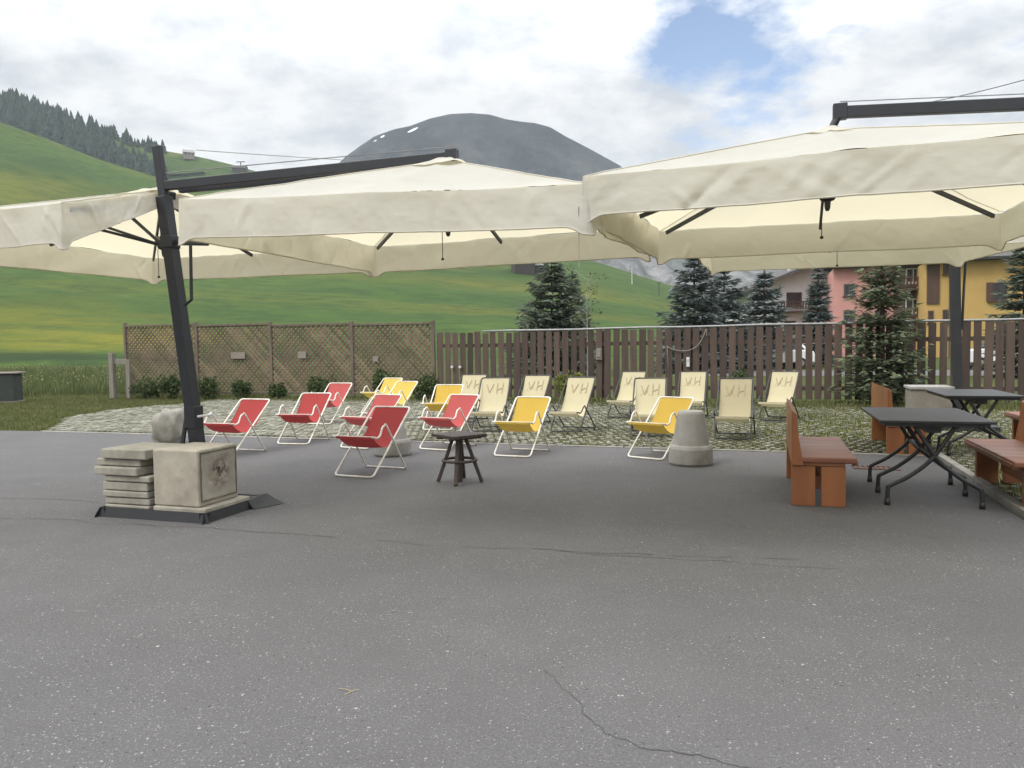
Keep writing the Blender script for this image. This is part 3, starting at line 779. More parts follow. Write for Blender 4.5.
# ------------------------------------------------------------------ buildings
def house_box(e, x0, x1, y0, y1, z0, z1, mtl, name='wall'):
    b_ = MB(); b_.box(((x0 + x1) / 2, (y0 + y1) / 2, (z0 + z1) / 2), (x1 - x0, y1 - y0, z1 - z0)); return b_.build(name, mtl, e)
def window(e, x, z, w, hh, y, frame='frame_white', deep=.1):
    b_ = MB(); tck = .1
    for cx, cz, sx, sz in ((x - w / 2, z, tck, hh + tck), (x + w / 2, z, tck, hh + tck), (x, z + hh / 2, w - tck, tck), (x, z - hh / 2, w - tck, tck), (x, z, .07, hh - tck)):
        b_.box((cx, y - .03, cz), (sx, .1, sz))
    f_ = b_.build('window', M[frame], e)
    g_ = MB(); g_.box((x, y - .012, z), (w - .1, .03, hh - .1)); g_.build('pane', M['glass'], f_)
    s_ = MB(); s_.box((x, y - .1, z - hh / 2 - .11), (w + .3, .2, .08)); s_.build('sill', M[frame], f_)
def balcony(e, x0, x1, y, z, mtl, depth=1.3):
    b_ = MB(); b_.box(((x0 + x1) / 2, y - depth / 2, z), (x1 - x0, depth, .18)); f_ = b_.build('balcony', mtl, e)
    r_ = MB(); r_.box(((x0 + x1) / 2, y - depth + .06, z + 1.02), (x1 - x0, .12, .1)); r_.box(((x0 + x1) / 2, y - depth + .06, z + .25), (x1 - x0, .06, .08))
    n_ = int((x1 - x0) / .28)
    for i in range(n_):
        r_.box((x0 + .14 + i * .28, y - depth + .06, z + .6), (.16, .03, .8))
    r_.build('railing', mtl, f_)
DB = 82.0
def bx(px): return (px - 512) / F * DB
def bz(px, py, D=DB): return H + (hor(px) - py) / F * D
# white chalet
cx = bx(828); e = empty('white_chalet', 'white chalet with brown balcony and sloping dark roof', 'house', (cx, DB, -.3), 0)
wx0 = bx(752) - cx; wx1 = -wx0
ze = bz(760, 291) + .3; zr = ze + 3.3
b = MB(); b.extrude([(0, -.5), (0, 0), (0, 0)], 0, 0) if False else None
poly = [(wx0, 0), (wx1, 0), (wx1, ze), (0, zr), (wx0, ze)]
vs = [Vector((x, 0, z)) for x, z in poly] + [Vector((x, 11, z)) for x, z in poly]
b.add(vs, [tuple(range(5)), (9, 8, 7, 6, 5)] + [(i, 5 + i, 5 + (i + 1) % 5, (i + 1) % 5) for i in range(5)]); b.build('wall', M['white_wall'], e)
for s_ in (-1, 1):
    r_ = MB(); a = Vector((s_ * (wx1 + 1.6), 5, ze - .30)); c_ = Vector((0, 5, zr + .12))
    r_.bar(a, c_, 13.5, .28, ) ; r_.build('roof', M['roof'], e)
z1 = bz(795, 312) + .3
balcony(e, bx(776) - cx, wx1 + .2, 0, z1, M['brown_wood'], 1.4)
window(e, bx(794) - cx, z1 + 1.35, 1.5, 1.3, 0, 'brown_wood'); window(e, bx(815) - cx, z1 + 1.35, 1.2, 1.3, 0, 'brown_wood')
window(e, bx(790) - cx, z1 - 1.6, 1.1, 1.2, 0, 'brown_wood'); window(e, bx(808) - cx, z1 - 1.6, 1.1, 1.2, 0, 'brown_wood')
b = MB(); b.box((bx(803) - cx, 3.2, zr - .1), (.8, .8, 2.6)); b.build('chimney', M['white_wall'], e)
# houses facing along the same line as the fence
class Lot:
    def __init__(s_, px0, px1, D):
        s_.D = D; s_.x = (px0 - 512) / F * D; s_.W = s_.lx(px1)
    def lx(s_, px):
        k = (px - 512) / F; return (k * s_.D - s_.x) / (math.cos(PHI) + k * math.sin(PHI))
    def z(s_, px, py): return H + (hor(px) - py) / F * (s_.D - s_.lx(px) * math.sin(PHI)) + .3
    def loc(s_): return (s_.x, s_.D, -.3)
P = Lot(833, 898, 74)
e = empty('pink_house', 'pink rendered house with small grey framed windows', 'house', P.loc(), RZ); W = P.W
house_box(e, 0, W, 0, 9, 0, 8.6, M['pink_wall'])
for ya_, yb_ in ((-.8, 4.4), (9.8, 4.6)):
    b = MB(); b.bar((W / 2, ya_, 8.7), (W / 2, yb_, 10.6), W + .6, .22); b.build('roof', M['roof'], e)
for px in (849, 880):
    for py in (290, 316): window(e, P.lx(px), P.z(px, py), .85, 1.0, 0, 'roof')
P = Lot(899, 926, 69.5)
e = empty('timber_house', 'dark timber house with stacked balconies beside the yellow house', 'house', P.loc(), RZ); W = P.W
house_box(e, 0, W, 0, 9, 0, 8.4, M['brown_wood'])
for ya_, yb_ in ((-.9, 4.4), (9.8, 4.6)):
    b = MB(); b.bar((W / 2, ya_, 8.6), (W / 2, yb_, 10.2), W + .2, .22); b.build('roof', M['roof'], e)
for py in (290, 320):
    zb_ = P.z(912, py); balcony(e, .05, W - .05, 0, zb_, M['brown_wood'], 1.0); window(e, W * .5, zb_ + 1.25, 1.1, 1.2, 0, 'frame_white')
b = MB(); b.box((W * .68, -.78, P.z(912, 283)), (.5, .05, .6)); b.build('laundry', M['faded_red'], e)
P = Lot(925.5, 1075, 65)
e = empty('yellow_house', 'ochre yellow house with dark timber panel and brown shutters', 'house', P.loc(), RZ); W = P.W
house_box(e, 0, W, 0, 10, 0, 8.2, M['yellow_wall'])
for ya_, yb_ in ((-.9, 4.9), (10.9, 5.1)):
    b = MB(); b.bar((W / 2, ya_, 8.3), (W / 2, yb_, 10.4), W + 1.0, .22); b.build('roof', M['roof'], e)
zz0 = P.z(932, 304)
b = MB(); b.box((P.lx(932.5), -.04, (zz0 + 8.0) / 2), (P.lx(939) - P.lx(926.5), .14, 8.0 - zz0)); b.build('timber_panel', M['brown_wood'], e)
for px, py in ((945, 268), (945, 316), (930.5, 317)): window(e, P.lx(px), P.z(px, py), .3, .95, 0, 'brown_wood')
window(e, P.lx(997), P.z(997, 292), 1.2, 1.4, 0, 'brown_wood')
b = MB(); b.box((P.lx(989), -.05, P.z(989, 292)), (.5, .1, 1.5)); b.build('shutter', M['brown_wood'], e)
b = MB(); b.tube([(P.lx(949), -.12, .1), (P.lx(949), -.12, 8.1)], .06, 8); b.build('drainpipe', M['roof'], e)

# road and parked cars beyond the fence
b = MB(); b.add([uv(-4, 36, -.025), uv(40, 36, -.025), uv(40, 43, -.025), uv(-4, 43, -.025)], [(0, 1, 2, 3)])
kind(b.build('road', M['asphalt']), 'structure')
def car(label, pos, rz, paint):
    e = empty('parked_car', label, 'car', pos, rz, 'cars parked beyond the board fence')
    L, W_ = 4.1, 1.7
    prof = [(-2.05, .35), (-2.05, .75), (-1.9, .95), (-1.0, 1.02), (1.55, 1.02), (1.95, .95), (2.05, .7), (2.05, .35)]
    b_ = MB(); b_.add([Vector((x, -W_ / 2, z)) for x, z in prof] + [Vector((x, W_ / 2, z)) for x, z in prof],
                      [tuple(range(8)), tuple(range(8, 16))[::-1]] + [(i, 8 + i, 8 + (i + 1) % 8, (i + 1) % 8) for i in range(8)])
    cab = [(-1.05, 1.0, .8), (-.35, 1.46, .66), (1.2, 1.48, .66), (1.8, 1.0, .8)]
    b_.add([Vector((x, -w, z)) for x, z, w in cab] + [Vector((x, w, z)) for x, z, w in cab], [(0, 1, 2, 3), (7, 6, 5, 4), (0, 4, 5, 1), (1, 5, 6, 2), (2, 6, 7, 3)])
    b_.build('body', paint, e, bevel=.05)
    for s_ in (-1, 1):
        g_ = MB()
        for xa, xb in ((-.82, .25), (.33, 1.5)):
            lo, hi = 1.06, 1.40; w0, w1 = .79 * s_, .685 * s_
            xa2 = xa + (.48 if xa < 0 else 0); xb2 = xb - (.3 if xb > 1 else 0)
            for dd in (.012,): g_.add([(xa, w0 + s_ * dd, lo), (xb, w0 + s_ * dd, lo), (xb2, w1 + s_ * dd, hi), (xa2, w1 + s_ * dd, hi), (xa, w0 - s_ * .02, lo), (xb, w0 - s_ * .02, lo), (xb2, w1 - s_ * .02, hi), (xa2, w1 - s_ * .02, hi)],
                                      [(0, 1, 2, 3), (0, 4, 5, 1), (1, 5, 6, 2), (2, 6, 7, 3), (3, 7, 4, 0)])
        g_.build('window', M['glass'], e)
    g_ = MB(); g_.add([(-1.03, -.7, 1.05), (-1.03, .7, 1.05), (-.43, .6, 1.43), (-.43, -.6, 1.43)], [(0, 1, 2, 3)]); g_.build('windscreen', M['glass'], e)
    for x in (-1.28, 1.28):
        for y in (-.76, .76):
            w_ = MB(); w_.tube([(x, y - .1, .31), (x, y + .1, .31)], .31, 18); wo = w_.build('wheel', M['tyre'], e)
            r_ = MB(); r_.tube([(x, y - .11, .31), (x, y + .11, .31)], .18, 12); r_.build('rim', M['rim'], wo)
    for y in (-.62, .62):
        h_ = MB(); h_.box((-2.03, y, .78), (.08, .3, .14)); h_.build('headlight', M['plastic_white'], e)
        h_ = MB(); h_.box((2.03, y, .8), (.08, .26, .16)); h_.build('tail_light', M['lamp_red'], e)
for px, v, rz, pm, lab in ((775, 46, .1, 'car_white', 'white car seen through the board fence below the white chalet'), (1003, 44, .1, 'car_white', 'white car seen through the fence at the right edge')):
    k = (px - 512) / F; Y = v / (math.sin(PHI) * k + math.cos(PHI)); car(lab, (k * Y, Y, -.03), RZ + rz, M[pm])

# ------------------------------------------------------------------ parasols
def canopy_mesh(peak, corners, vh, seed, mid_sag=.05, name='canopy', parent=None, amp=1.0):
    """corners: list of (Vector top, valance_height); straight edges between, ribs to corners."""
    NE, NR = 150, 14
    bd = []; vhs = []; ts = []
    for i in range(len(corners)):
        (a, ha), (c_, hc) = corners[i], corners[(i + 1) % len(corners)]
        for j in range(NE):
            t_ = j / NE; q = a.lerp(c_, t_)
            L = (c_ - a).length; s_ = abs(math.sin(2 * math.pi * t_))
            cen = (a + c_) / 2; inn = (Vector((peak.x, peak.y, 0)) - Vector((q.x, q.y, 0))).normalized()
            q = q + inn * (.02 * L / 3 * s_) - Vector((0, 0, .006 * L / 3 * s_))
            bd.append(q); vhs.append(ha + (hc - ha) * t_); ts.append(s_)
    N = len(bd); mb = MB(); vs = []; fs = []
    for k in range(NR + 1):
        r_ = k / NR
        for i in range(N):
            q = peak.lerp(bd[i], r_)
            z = peak.z + (bd[i].z - peak.z) * (r_ ** 1.0)
            z -= mid_sag * ts[i] * math.sin(math.pi * r_ ** 1.3)
            z += (amp * .012 * n3(q.x * 2.4 + seed, q.y * 2.4, 1) + .006 * n3(q.x * 7 + seed, q.y * 7, 4)) * r_
            vs.append(Vector((q.x, q.y, z)))
    for k in range(NR):
        for i in range(N): fs.append((k * N + i, k * N + (i + 1) % N, (k + 1) * N + (i + 1) % N, (k + 1) * N + i))
    mb.add(vs, fs); can = mb.build(name, M['canopy'], parent, smooth=True)
    # valance
    NV = 16; mv = MB(); vs = []; fs = []
    s_len = 0; acc = []
    for i in range(N): acc.append(s_len); s_len += (bd[(i + 1) % N] - bd[i]).length
    rc_ = random.Random(int(seed * 10)); creases = []
    for _ in range(int(s_len * 9)):
        creases.append((rc_.uniform(0, s_len), rc_.choice((-1, 1)) * rc_.uniform(.05, 1.1), rc_.uniform(.025, .11), rc_.uniform(-.016, .018), rc_.uniform(.0, 1), rc_.uniform(.25, .7)))
    ci = [j * NE for j in range(len(corners))]
    for k in range(NV + 1):
        f_ = k / NV
        row = [0.0] * N
        for (a0, sl, wd, am, fc, fw) in creases:
            env = max(0, 1 - ((f_ - fc) / fw) ** 2)
            if env <= 0: continue
            cpos = a0 + sl * (f_ - fc) * .3
            for i in range(N):
                d_ = abs(acc[i] - cpos)
                if d_ < wd: row[i] += am * env * (1 - d_ / wd)
        for i in range(N):
            q = bd[i]; d = (bd[(i + 1) % N] - bd[i - 1]); out = Vector((d.y, -d.x, 0)).normalized()
            if out.dot(Vector((q.x - peak.x, q.y - peak.y, 0))) < 0: out = -out
            a_ = acc[i]
            w = .03 * n3(a_ * 1.1 + seed, 2.0) + .015 * n3(a_ * 3.0 + seed, 5)
            fold = row[i] + .014 * n3(a_ * 2.2 - f_ * .8 + seed, f_ * 1.2, 7) + .003 * n3(a_ * 22, f_ * 9, seed)
            tip = 0
            for c_i in ci:
                dd_ = min(abs(i - c_i), N - abs(i - c_i)) / NE * 3.0
                tip += .055 * math.exp(-(dd_ / .07) ** 2)
            hh = vhs[i] * (1 + .018 * n3(a_ * 1.1, seed + 4)) + tip
            vs.append(q + out * (.004 + amp * (w * f_ + fold * min(1, f_ * 5)) + .02 * f_) - Vector((0, 0, hh * f_)))
    for k in range(NV):
        for i in range(N): fs.append((k * N + i, (k + 1) * N + i, (k + 1) * N + (i + 1) % N, k * N + (i + 1) % N))
    mv.add(vs, fs); va = mv.build('valance', M['valance'], can, smooth=True)
    for c_i in ci:
        sm = MB(); sm.tube([vert + Vector((0, 0, .003)) for vert in (can.data.vertices[k2 * N + c_i].co.copy() for k2 in range(1, NR + 1))], .005, 5); sm.build('seam', M['valance'], can, smooth=True)
    hem = MB(); hem.tube([v + Vector((0, 0, 0)) for v in vs[NV * N:]], .006, 5, closed=True); hem.build('hem', M['valance'], can, smooth=True)
    return can, bd
def vent(peak, half, can, ang, dz=.05, droop=.16):
    mb = MB(); vs = [Vector((peak.x, peak.y, peak.z + dz))]; n_ = 32
    for k in (1, 2, 3, 4):
        for i in range(n_):
            a = 2 * math.pi * i / n_ + .0
            # square outline
            c_, s_ = math.cos(a), math.sin(a); m_ = max(abs(c_), abs(s_)); rr_ = half / m_ * k / 4
            q = UA * (c_ * rr_) + VA * (s_ * rr_)
            z = dz - droop * k / 4 + .02 * n3(a * 3, k, peak.x)
            vs.append(Vector((peak.x + q.x, peak.y + q.y, peak.z + z)))
    fs = [(0, 1 + i, 1 + (i + 1) % n_) for i in range(n_)]
    for k in range(3): fs += [(1 + k * n_ + i, 1 + (k + 1) * n_ + i, 1 + (k + 1) * n_ + (i + 1) % n_, 1 + k * n_ + (i + 1) % n_) for i in range(n_)]
    mb.add(vs, fs); mb.build('vent', M['canopy'], can, smooth=True)
def under(e, peak, tips, hubz, cord=True):
    h = MB(); h.tube([(peak.x, peak.y, peak.z - .04), (peak.x, peak.y, hubz)], .028, 10)
    h.lathe([(.012, -.10), (.02, -.08), (.024, -.03), (.05, -.02), (.06, 0), (.06, .025)], (peak.x, peak.y, hubz), 14); h.build('hub', M['steel_dark'], e)
    top = peak - Vector((0, 0, .10))
    for q in tips:
        end = top.lerp(q - Vector((0, 0, .055)), .95)
        r_ = MB(); r_.bar(top, end, .022, .034); ro = r_.build('rib', M['steel_dark'], e)
        s_ = MB(); s_.bar(Vector((peak.x, peak.y, hubz + .01)), top.lerp(end, .52) - Vector((0, 0, .02)), .018, .026); s_.build('strut', M['steel_dark'], ro)
    if cord:
        k = MB(); q = Vector((peak.x - .05, peak.y - .02, hubz - .02)); k.tube([q, q - Vector((0, 0, .27))], .0035, 5); k.lathe([(.004, -.012), (.013, -.006), (.013, .006), (.004, .012)], q - Vector((0, 0, .28)), 10); k.build('pull_cord', M['cord_dark'], e)
HS = 1.533
def square(uc, vc, hs, zs, hv):   # order FL, FR, BR, BL
    out = []
    for (a, b_), z in zip(((-1, -1), (1, -1), (1, 1), (-1, 1)), zs): out.append((uv(uc + a * hs, vc + b_ * hs, z), hv))
    return out
def mids(cs): return [(cs[i][0] + cs[(i + 1) % len(cs)][0]) / 2 - Vector((0, 0, .03)) for i in range(len(cs))]

# parasol B (middle)
PB = uv(-2.63, 6.34, 3.12)
foot = uv(-5.13, 6.13, .04); mtop = at(157, 146, foot.y)
eB = empty('cantilever_parasol', 'cream cantilever parasol on the leaning mast in the middle', 'parasol', (foot.x, foot.y, 0))
eB_inv = Vector((-foot.x, -foot.y, 0))
def reparent(e):   # parts were modelled in world space: keep them there under their empty
    e_loc = Vector(e.location)
    for ch in e.children: ch.location = Vector(ch.location) - e_loc
cB = square(-2.63, 6.34, HS, (2.625, 2.555, 2.66, 2.63), .285)
cB[1] = (uv(-2.63 + HS + .05, 6.34 - HS, 2.50), .265)
canB, bdB = canopy_mesh(PB, cB, .3, 1.0, parent=eB); vent(PB, .24, canB, 0, .03, .10)
under(eB, PB, [c_[0] for c_ in cB] + mids(cB), 2.56)
md = (mtop - foot).normalized()
b = MB(); mm1 = foot.lerp(mtop, .86); b.bar(foot, mm1, .115, .105, up=UA); b.bar(mm1 - md * .02, mtop, .06, .085, up=UA); b.build('mast', M['steel_dark'], eB, bevel=.008)
def mast_at(z): return foot + md * ((z - foot.z) / md.z)
aj = mast_at(mast_at(3.0).z) ; aj = at(171, 186, foot.y)
b = MB(); ae = at(452, 157, PB.y); b.bar(mast_at(aj.z), ae, .06, .085); b.build('arm', M['steel_dark'], eB, bevel=.006)
b = MB(); a2 = at(196, 191, foot.y + .25); b.bar(at(180, 190, foot.y + .2), at(444, 166, PB.y + .12), .05, .06); b.build('lower_arm', M['steel_dark'], eB, bevel=.005)
b = MB(); b.box(ae + Vector((0, 0, -.02)), (.1, .09, .17), Matrix.Rotation(RZ, 3, 'Z')); b.tube([ae, PB - Vector((0, 0, .05))], .03, 8); b.build('arm_head', M['steel_dark'], eB, bevel=.006)
b = MB(); b.tube([mast_at(aj.z + .12) + UA * .05, ae + Vector((0, 0, .09))], .005, 5); b.build('stay_cable', M['pipe'], eB)
b = MB(); c0 = mast_at(2.52); b.box(c0, (.135, .13, .12), Matrix.Rotation(RZ, 3, 'Z')); b.bar(c0, at(208, 243, foot.y - .1), .05, .05); b.build('slide_bracket', M['steel_dark'], eB, bevel=.01)
b = MB(); k0 = at(190.5, 244, foot.y - .14); k1 = at(191.5, 300, foot.y - .14); b.tube([k0, k1, k1 + (mast_at(k1.z) - k1) * .5 - Vector((0, 0, .04))], .016, 8); b.build('crank', M['steel_dark'], eB)
b = MB(); s0 = mast_at(.95) - UA * .05; b.tube([s0, uv(-5.33, 5.95, .1)], .022, 8); b.build('brace', M['steel_dark'], eB)
l0 = at(198, 416.5, foot.y - .12); l1 = at(213, 414.5, foot.y - .2)
b = MB(); b.tube([l0, l1], .012, 8); b.build('lever', M['plastic_white'], eB)
b = MB(); q = mast_at(.85); b.box(q, (.13, .125, .22), Matrix.Rotation(RZ, 3, 'Z')); b.build('mast_sleeve', M['steel_dark'], eB, bevel=.01)
# base tray
tr = MB(); u0, u1, v0, v1 = -5.72, -4.56, 5.44, 6.34
for (a, c_) in (((u0, v0), (u1, v0)), ((u1, v0), (u1, v1)), ((u1, v1), (u0, v1)), ((u0, v1), (u0, v0))):
    d = Vector((c_[0] - a[0], c_[1] - a[1])).normalized()
    p0 = uv(*a); p1 = uv(*c_); dd = (p1 - p0).normalized(); inn = Vector((-dd.y, dd.x, 0))
    o_ = inn * -.006
    tr.add([p0 + o_ - dd * .05, p1 + o_ + dd * .05, p1 + inn * .012 + Vector((0, 0, .085)), p0 + inn * .012 + Vector((0, 0, .085)), p0 + inn * .06 + Vector((0, 0, .085)), p1 + inn * .06 + Vector((0, 0, .085)), p0 + inn * .06, p1 + inn * .06],
           [(0, 1, 2, 3), (3, 2, 5, 4), (4, 5, 7, 6)])
tr.box(uv((u0 + u1) / 2, (v0 + v1) / 2, .02), (u1 - u0 - .02, v1 - v0 - .02, .03), Matrix.Rotation(RZ, 3, 'Z'))
tr.bar(uv(u0 + .05, v0 + .05, .055), uv(u1 - .05, v1 - .05, .055), .09, .05)
# loose flap of the mat at the right corner
fl = [uv(u1 - .01, v1 - .30, .08), uv(u1 + .0, v1 - .02, .10), uv(u1 + .08, v1 + .02, .035), uv(u1 + .17, v1 + .02, .008), uv(u1 + .05, v1 - .3, .006)]
tr.add(fl, [(0, 4, 3, 2, 1)]); tr.add([q - Vector((.012, .0, .0)) for q in fl], [(0, 1, 2, 3, 4)])
tr.build('base_tray', M['tray'], eB)
reparent(eB)

# parasol A (left): front right corner is folded back beside the mast
PA = uv(-5.72, 6.36, 3.10)
eA = empty('cantilever_parasol', 'cream parasol at the left edge with one corner folded up', 'parasol', (PA.x, PA.y, 0))
fl_ = uv(-2.63 - 3.07 - HS - .02, 6.34 - HS, 2.68)
mq = at(62, 203, 6.0)
frq = at(163, 191, foot.y + .14)
sq = square(-5.70, 6.34, HS, (2.68, 2.6, 2.62, 2.66), .29)
br_ = uv(-2.63 - HS - .06, 6.34 + HS, 2.62); bl_ = uv(-5.72 - HS, 6.34 + HS, 2.645)
cA = [(fl_, .32), (mq, .30), (frq, .13), (br_, .27), (bl_, .27)]
canA, bdA = canopy_mesh(PA, cA, .3, 4.0, parent=eA, mid_sag=.04, amp=1.2); vent(PA, .3, canA, 0, .03, .1)
under(eA, PA, [fl_, mq, bl_, br_, (fl_ + bl_) / 2, (bl_ + br_) / 2], 2.53)
b = MB(); b.bar(PA - Vector((0, 0, .03)), mast_at(2.98) + VA * .12, .06, .07); b.build('arm', M['steel_dark'], eA, bevel=.005)
reparent(eA)

# parasol C (right)
PC = uv(.46, 6.33, 3.08)
eC = empty('cantilever_parasol', 'large cream parasol at the upper right with a steel arm above', 'parasol', (PC.x, PC.y, 0))
cC = square(.46, 6.34, HS, (2.55, 2.60, 2.60, 2.62), .27)
cC[0] = (cC[0][0], .245); cC[3] = (uv(-.98, 6.34 + HS, 2.62), .28)
canC, bdC = canopy_mesh(PC, cC, .3, 7.0, parent=eC); vent(PC, .17, canC, 0, .03, .085)
under(eC, PC, [c_[0] for c_ in cC] + mids(cC), 2.575)
cm = uv(3.6, 6.2, 0); ca = at(840, 112.5, PC.y); cb = ca + (uv(3.7, 6.2) - uv(*to_uv(ca))) ; cb.z = ca.z - .22
b = MB(); b.bar(ca, cb, .06, .085); b.build('arm', M['steel_dark'], eC, bevel=.006)
b = MB(); b.box(ca + Vector((.0, 0, .005)), (.10, .075, .115), Matrix.Rotation(RZ, 3, 'Z')); b.tube([ca, PC - Vector((0, 0, .05))], .03, 8)
b.build('arm_head', M['steel_dark'], eC, bevel=.006)
b = MB(); b.bar((cb.x, cb.y, 0), (cb.x, cb.y, 3.5), .14, .14); b.box((cb.x, cb.y, .04), (1.0, 1.0, .08)); b.build('mast', M['steel_dark'], eC, bevel=.008)
b = MB(); b.tube([ca + Vector((0, 0, .08)), ca.lerp(cb, .4) + Vector((0, 0, .07)), (cb.x, cb.y, 3.45)], .004, 5); b.build('stay_cable', M['pipe'], eC)
reparent(eC)

# parasol D (behind C)
PD = uv(.85, 9.7, 3.02)
eD = empty('cantilever_parasol', 'low cream parasol behind the large right one on a black post', 'parasol', (PD.x, PD.y, 0))
cD = [(uv(-.68, 8.16, 2.70), .27), (uv(2.38, 8.15, 2.63), .27), (uv(2.36, 11.15, 2.74), .27), (uv(-.68, 11.2, 2.76), .27)]
canD, bdD = canopy_mesh(PD, cD, .28, 11.0, parent=eD); vent(PD, .36, canD, 0, .03, .13)
under(eD, PD, [c_[0] for c_ in cD] + mids(cD), 2.66)
dm = gpos(959, 12.9, 0); dt_ = at(954, 226, 12.9)
b = MB(); b.bar(dm, dt_, .15, .14, up=UA); b.build('mast', M['tray'], eD, bevel=.008)
b = MB(); b.bar(dt_ - Vector((0, 0, .12)), PD + Vector((0, 0, .14)), .07, .1); b.build('arm', M['steel_dark'], eD, bevel=.006)
b = MB(); b.tube([at(966, 258, 12.8), at(964, 285, 12.85), at(962, 330, 12.85)], .02, 8); b.build('crank', M['steel_dark'], eD)
b = MB(); b.box((dm.x, dm.y, .04), (1.0, 1.0, .08), Matrix.Rotation(RZ, 3, 'Z')); b.build('base_plate', M['tray'], eD)
reparent(eD)
# hanging line between B and C corners
b = MB(); q = uv(-1.10, 6.34 - HS - .02, 2.36); b.tube([q, q - Vector((0, 0, .38))], .003, 5)
tag(b.build('tie_string', M['cord']), 'thin string hanging where the two front canopies meet', 'string')

# ------------------------------------------------------------------ ballast: slabs and block
z = .04
lab = ['topmost pale paving slab of the stack beside the block', 'second slab from the top, shifted left, grey', 'third slab from the top, shifted left in its stack',
       'fourth slab from the top, darker and set back', 'fifth slab from the top of the stack', 'sixth slab from the top of the stack', 'third slab from the ground, chipped edge... ', 'lowest paving slab of the stack, in the black tray']
labels = ['pale topmost slab of the stack beside the concrete block', 'second slab from the top of the stack, shifted left', 'third slab from the top of the stack, jutting out left',
          'fourth slab from the top of the stack, darker and set back', 'fifth slab from the top of the stack, below the dark one', 'third slab from the bottom of the stack',
          'second slab from the bottom of the stack', 'lowest slab of the stack, lying in the black tray']
offs = [(.02, .0, .062), (.015, .01, .058), (.0, .0, .055), (.0, .01, .075), (.03, .0, .052), (-.075, -.02, .072), (-.09, .03, .062), (.0, .0, .085)]
for i in range(8):
    du, dv, th = offs[i]; th *= 1.10
    b = MB(); b.box((0, 0, th / 2), (.50 + rnd.uniform(-.01, .01), .50, th - .006))
    o_ = b.build('paving_slab', M['slab'], None, bevel=.01, loc=uv(-5.47 + du, 5.74 + dv, z), rz=RZ + rnd.uniform(-.03, .03))
    tag(o_, labels[7 - i], 'slab', 'stacked paving slabs'); z += th
b = MB(); b.box((0, 0, .04), (.56, .62, .08))
tag(b.build('paving_slab', M['slab'], None, bevel=.012, loc=uv(-4.86, 5.78, .04), rz=RZ), 'broad slab lying under the square concrete block', 'slab', 'stacked paving slabs')
eK = empty('concrete_block', 'square cream concrete block with a weathered panel on one side', 'block', uv(-4.905, 5.76, .122), RZ)
b = MB(); b.box((0, 0, .25), (.485, .53, .5)); b.build('body', M['concrete'], eK, bevel=.014)
b = MB()
x_ = .2435
for c_, s_ in (((x_, 0, .47), (.012, .48, .012)), ((x_, 0, .045), (.012, .48, .012)), ((x_, -.235, .257), (.012, .012, .41)), ((x_, .235, .257), (.012, .012, .41))): b.box(c_, s_)
M['joint'] = mat('joint_grey', (.17, .15, .125), (.11, .1, .085), .95)  # darker tone for the joint bars round the panel
b.build('panel_joint', M['joint'], eK)
# rough weathered panel with real relief
pn = MB(); NY, NZ = 36, 32; vs = []; fs = []
for i in range(NY + 1):
    for j in range(NZ + 1):
        y = -.225 + .45 * i / NY; zz = .055 + .405 * j / NZ
        k = max(0, 1 - ((y / .19) ** 2 + ((zz - .28) / .17) ** 2))
        r_ = .006 * n3(y * 9, zz * 9, 2) + k * (.018 * n3(y * 14, zz * 14, 7) - .012 * abs(n3(y * 26, zz * 26, 1)))
        vs.append((.247 + r_, y, zz))
for i in range(NY):
    for j in range(NZ): a = i * (NZ + 1) + j; fs.append((a, a + NZ + 1, a + NZ + 2, a + 1))
pn.add(vs, fs); pn.build('weathered_panel', M['rough_panel'], eK, smooth=True)

# boulder
b = MB(); vs = []; fs = []; n_ = 28; mm_ = 18
for i in range(mm_ + 1):
    for k in range(n_):
        th = math.pi * i / mm_; a = 2 * math.pi * k / n_
        d = Vector((math.sin(th) * math.cos(a), math.sin(th) * math.sin(a), math.cos(th)))
        e_ = .68
        d2 = Vector([math.copysign(abs(x) ** e_, x) for x in d])
        q = Vector((d2.x * .225, d2.y * .24, d2.z * .30)) * (1 + .24 * mnoise.noise(d * 1.7) + .14 * mnoise.noise(d * 4) + .05 * mnoise.noise(d * 9))
        q.x += .06 * q.z; vs.append(q)
for i in range(mm_):
    for k in range(n_): fs.append((i * n_ + k, (i + 1) * n_ + k, (i + 1) * n_ + (k + 1) % n_, i * n_ + (k + 1) % n_))
b.add(vs, fs); bp = gr(171, 444)
tag(b.build('boulder', M['rock'], None, smooth=True, loc=(bp.x, bp.y, .25)), 'rough grey stone boulder behind the foot of the leaning mast', 'boulder')

# concrete cone feet
def cone_foot(label, pos, s_, hh):
    b_ = MB(); b_.lathe([(.255 * s_, 0), (.27 * s_, .03), (.262 * s_, .20 * s_), (.245 * s_, .235 * s_), (.225 * s_, .245 * s_), (.165 * s_, hh - .03), (.15 * s_, hh), (.05, hh + .002)], n=40, wob=.03)
    tag(b_.build('parasol_foot', M['grey_concrete'], None, smooth=False, bevel=.008, loc=pos), label, 'concrete foot')
cone_foot('grey concrete cone foot beside the front yellow chair on the right', gr(691, 464), 1.0, .66)
cone_foot('low pale concrete foot behind the front red deck chair', gr(393, 455), .95, .45)

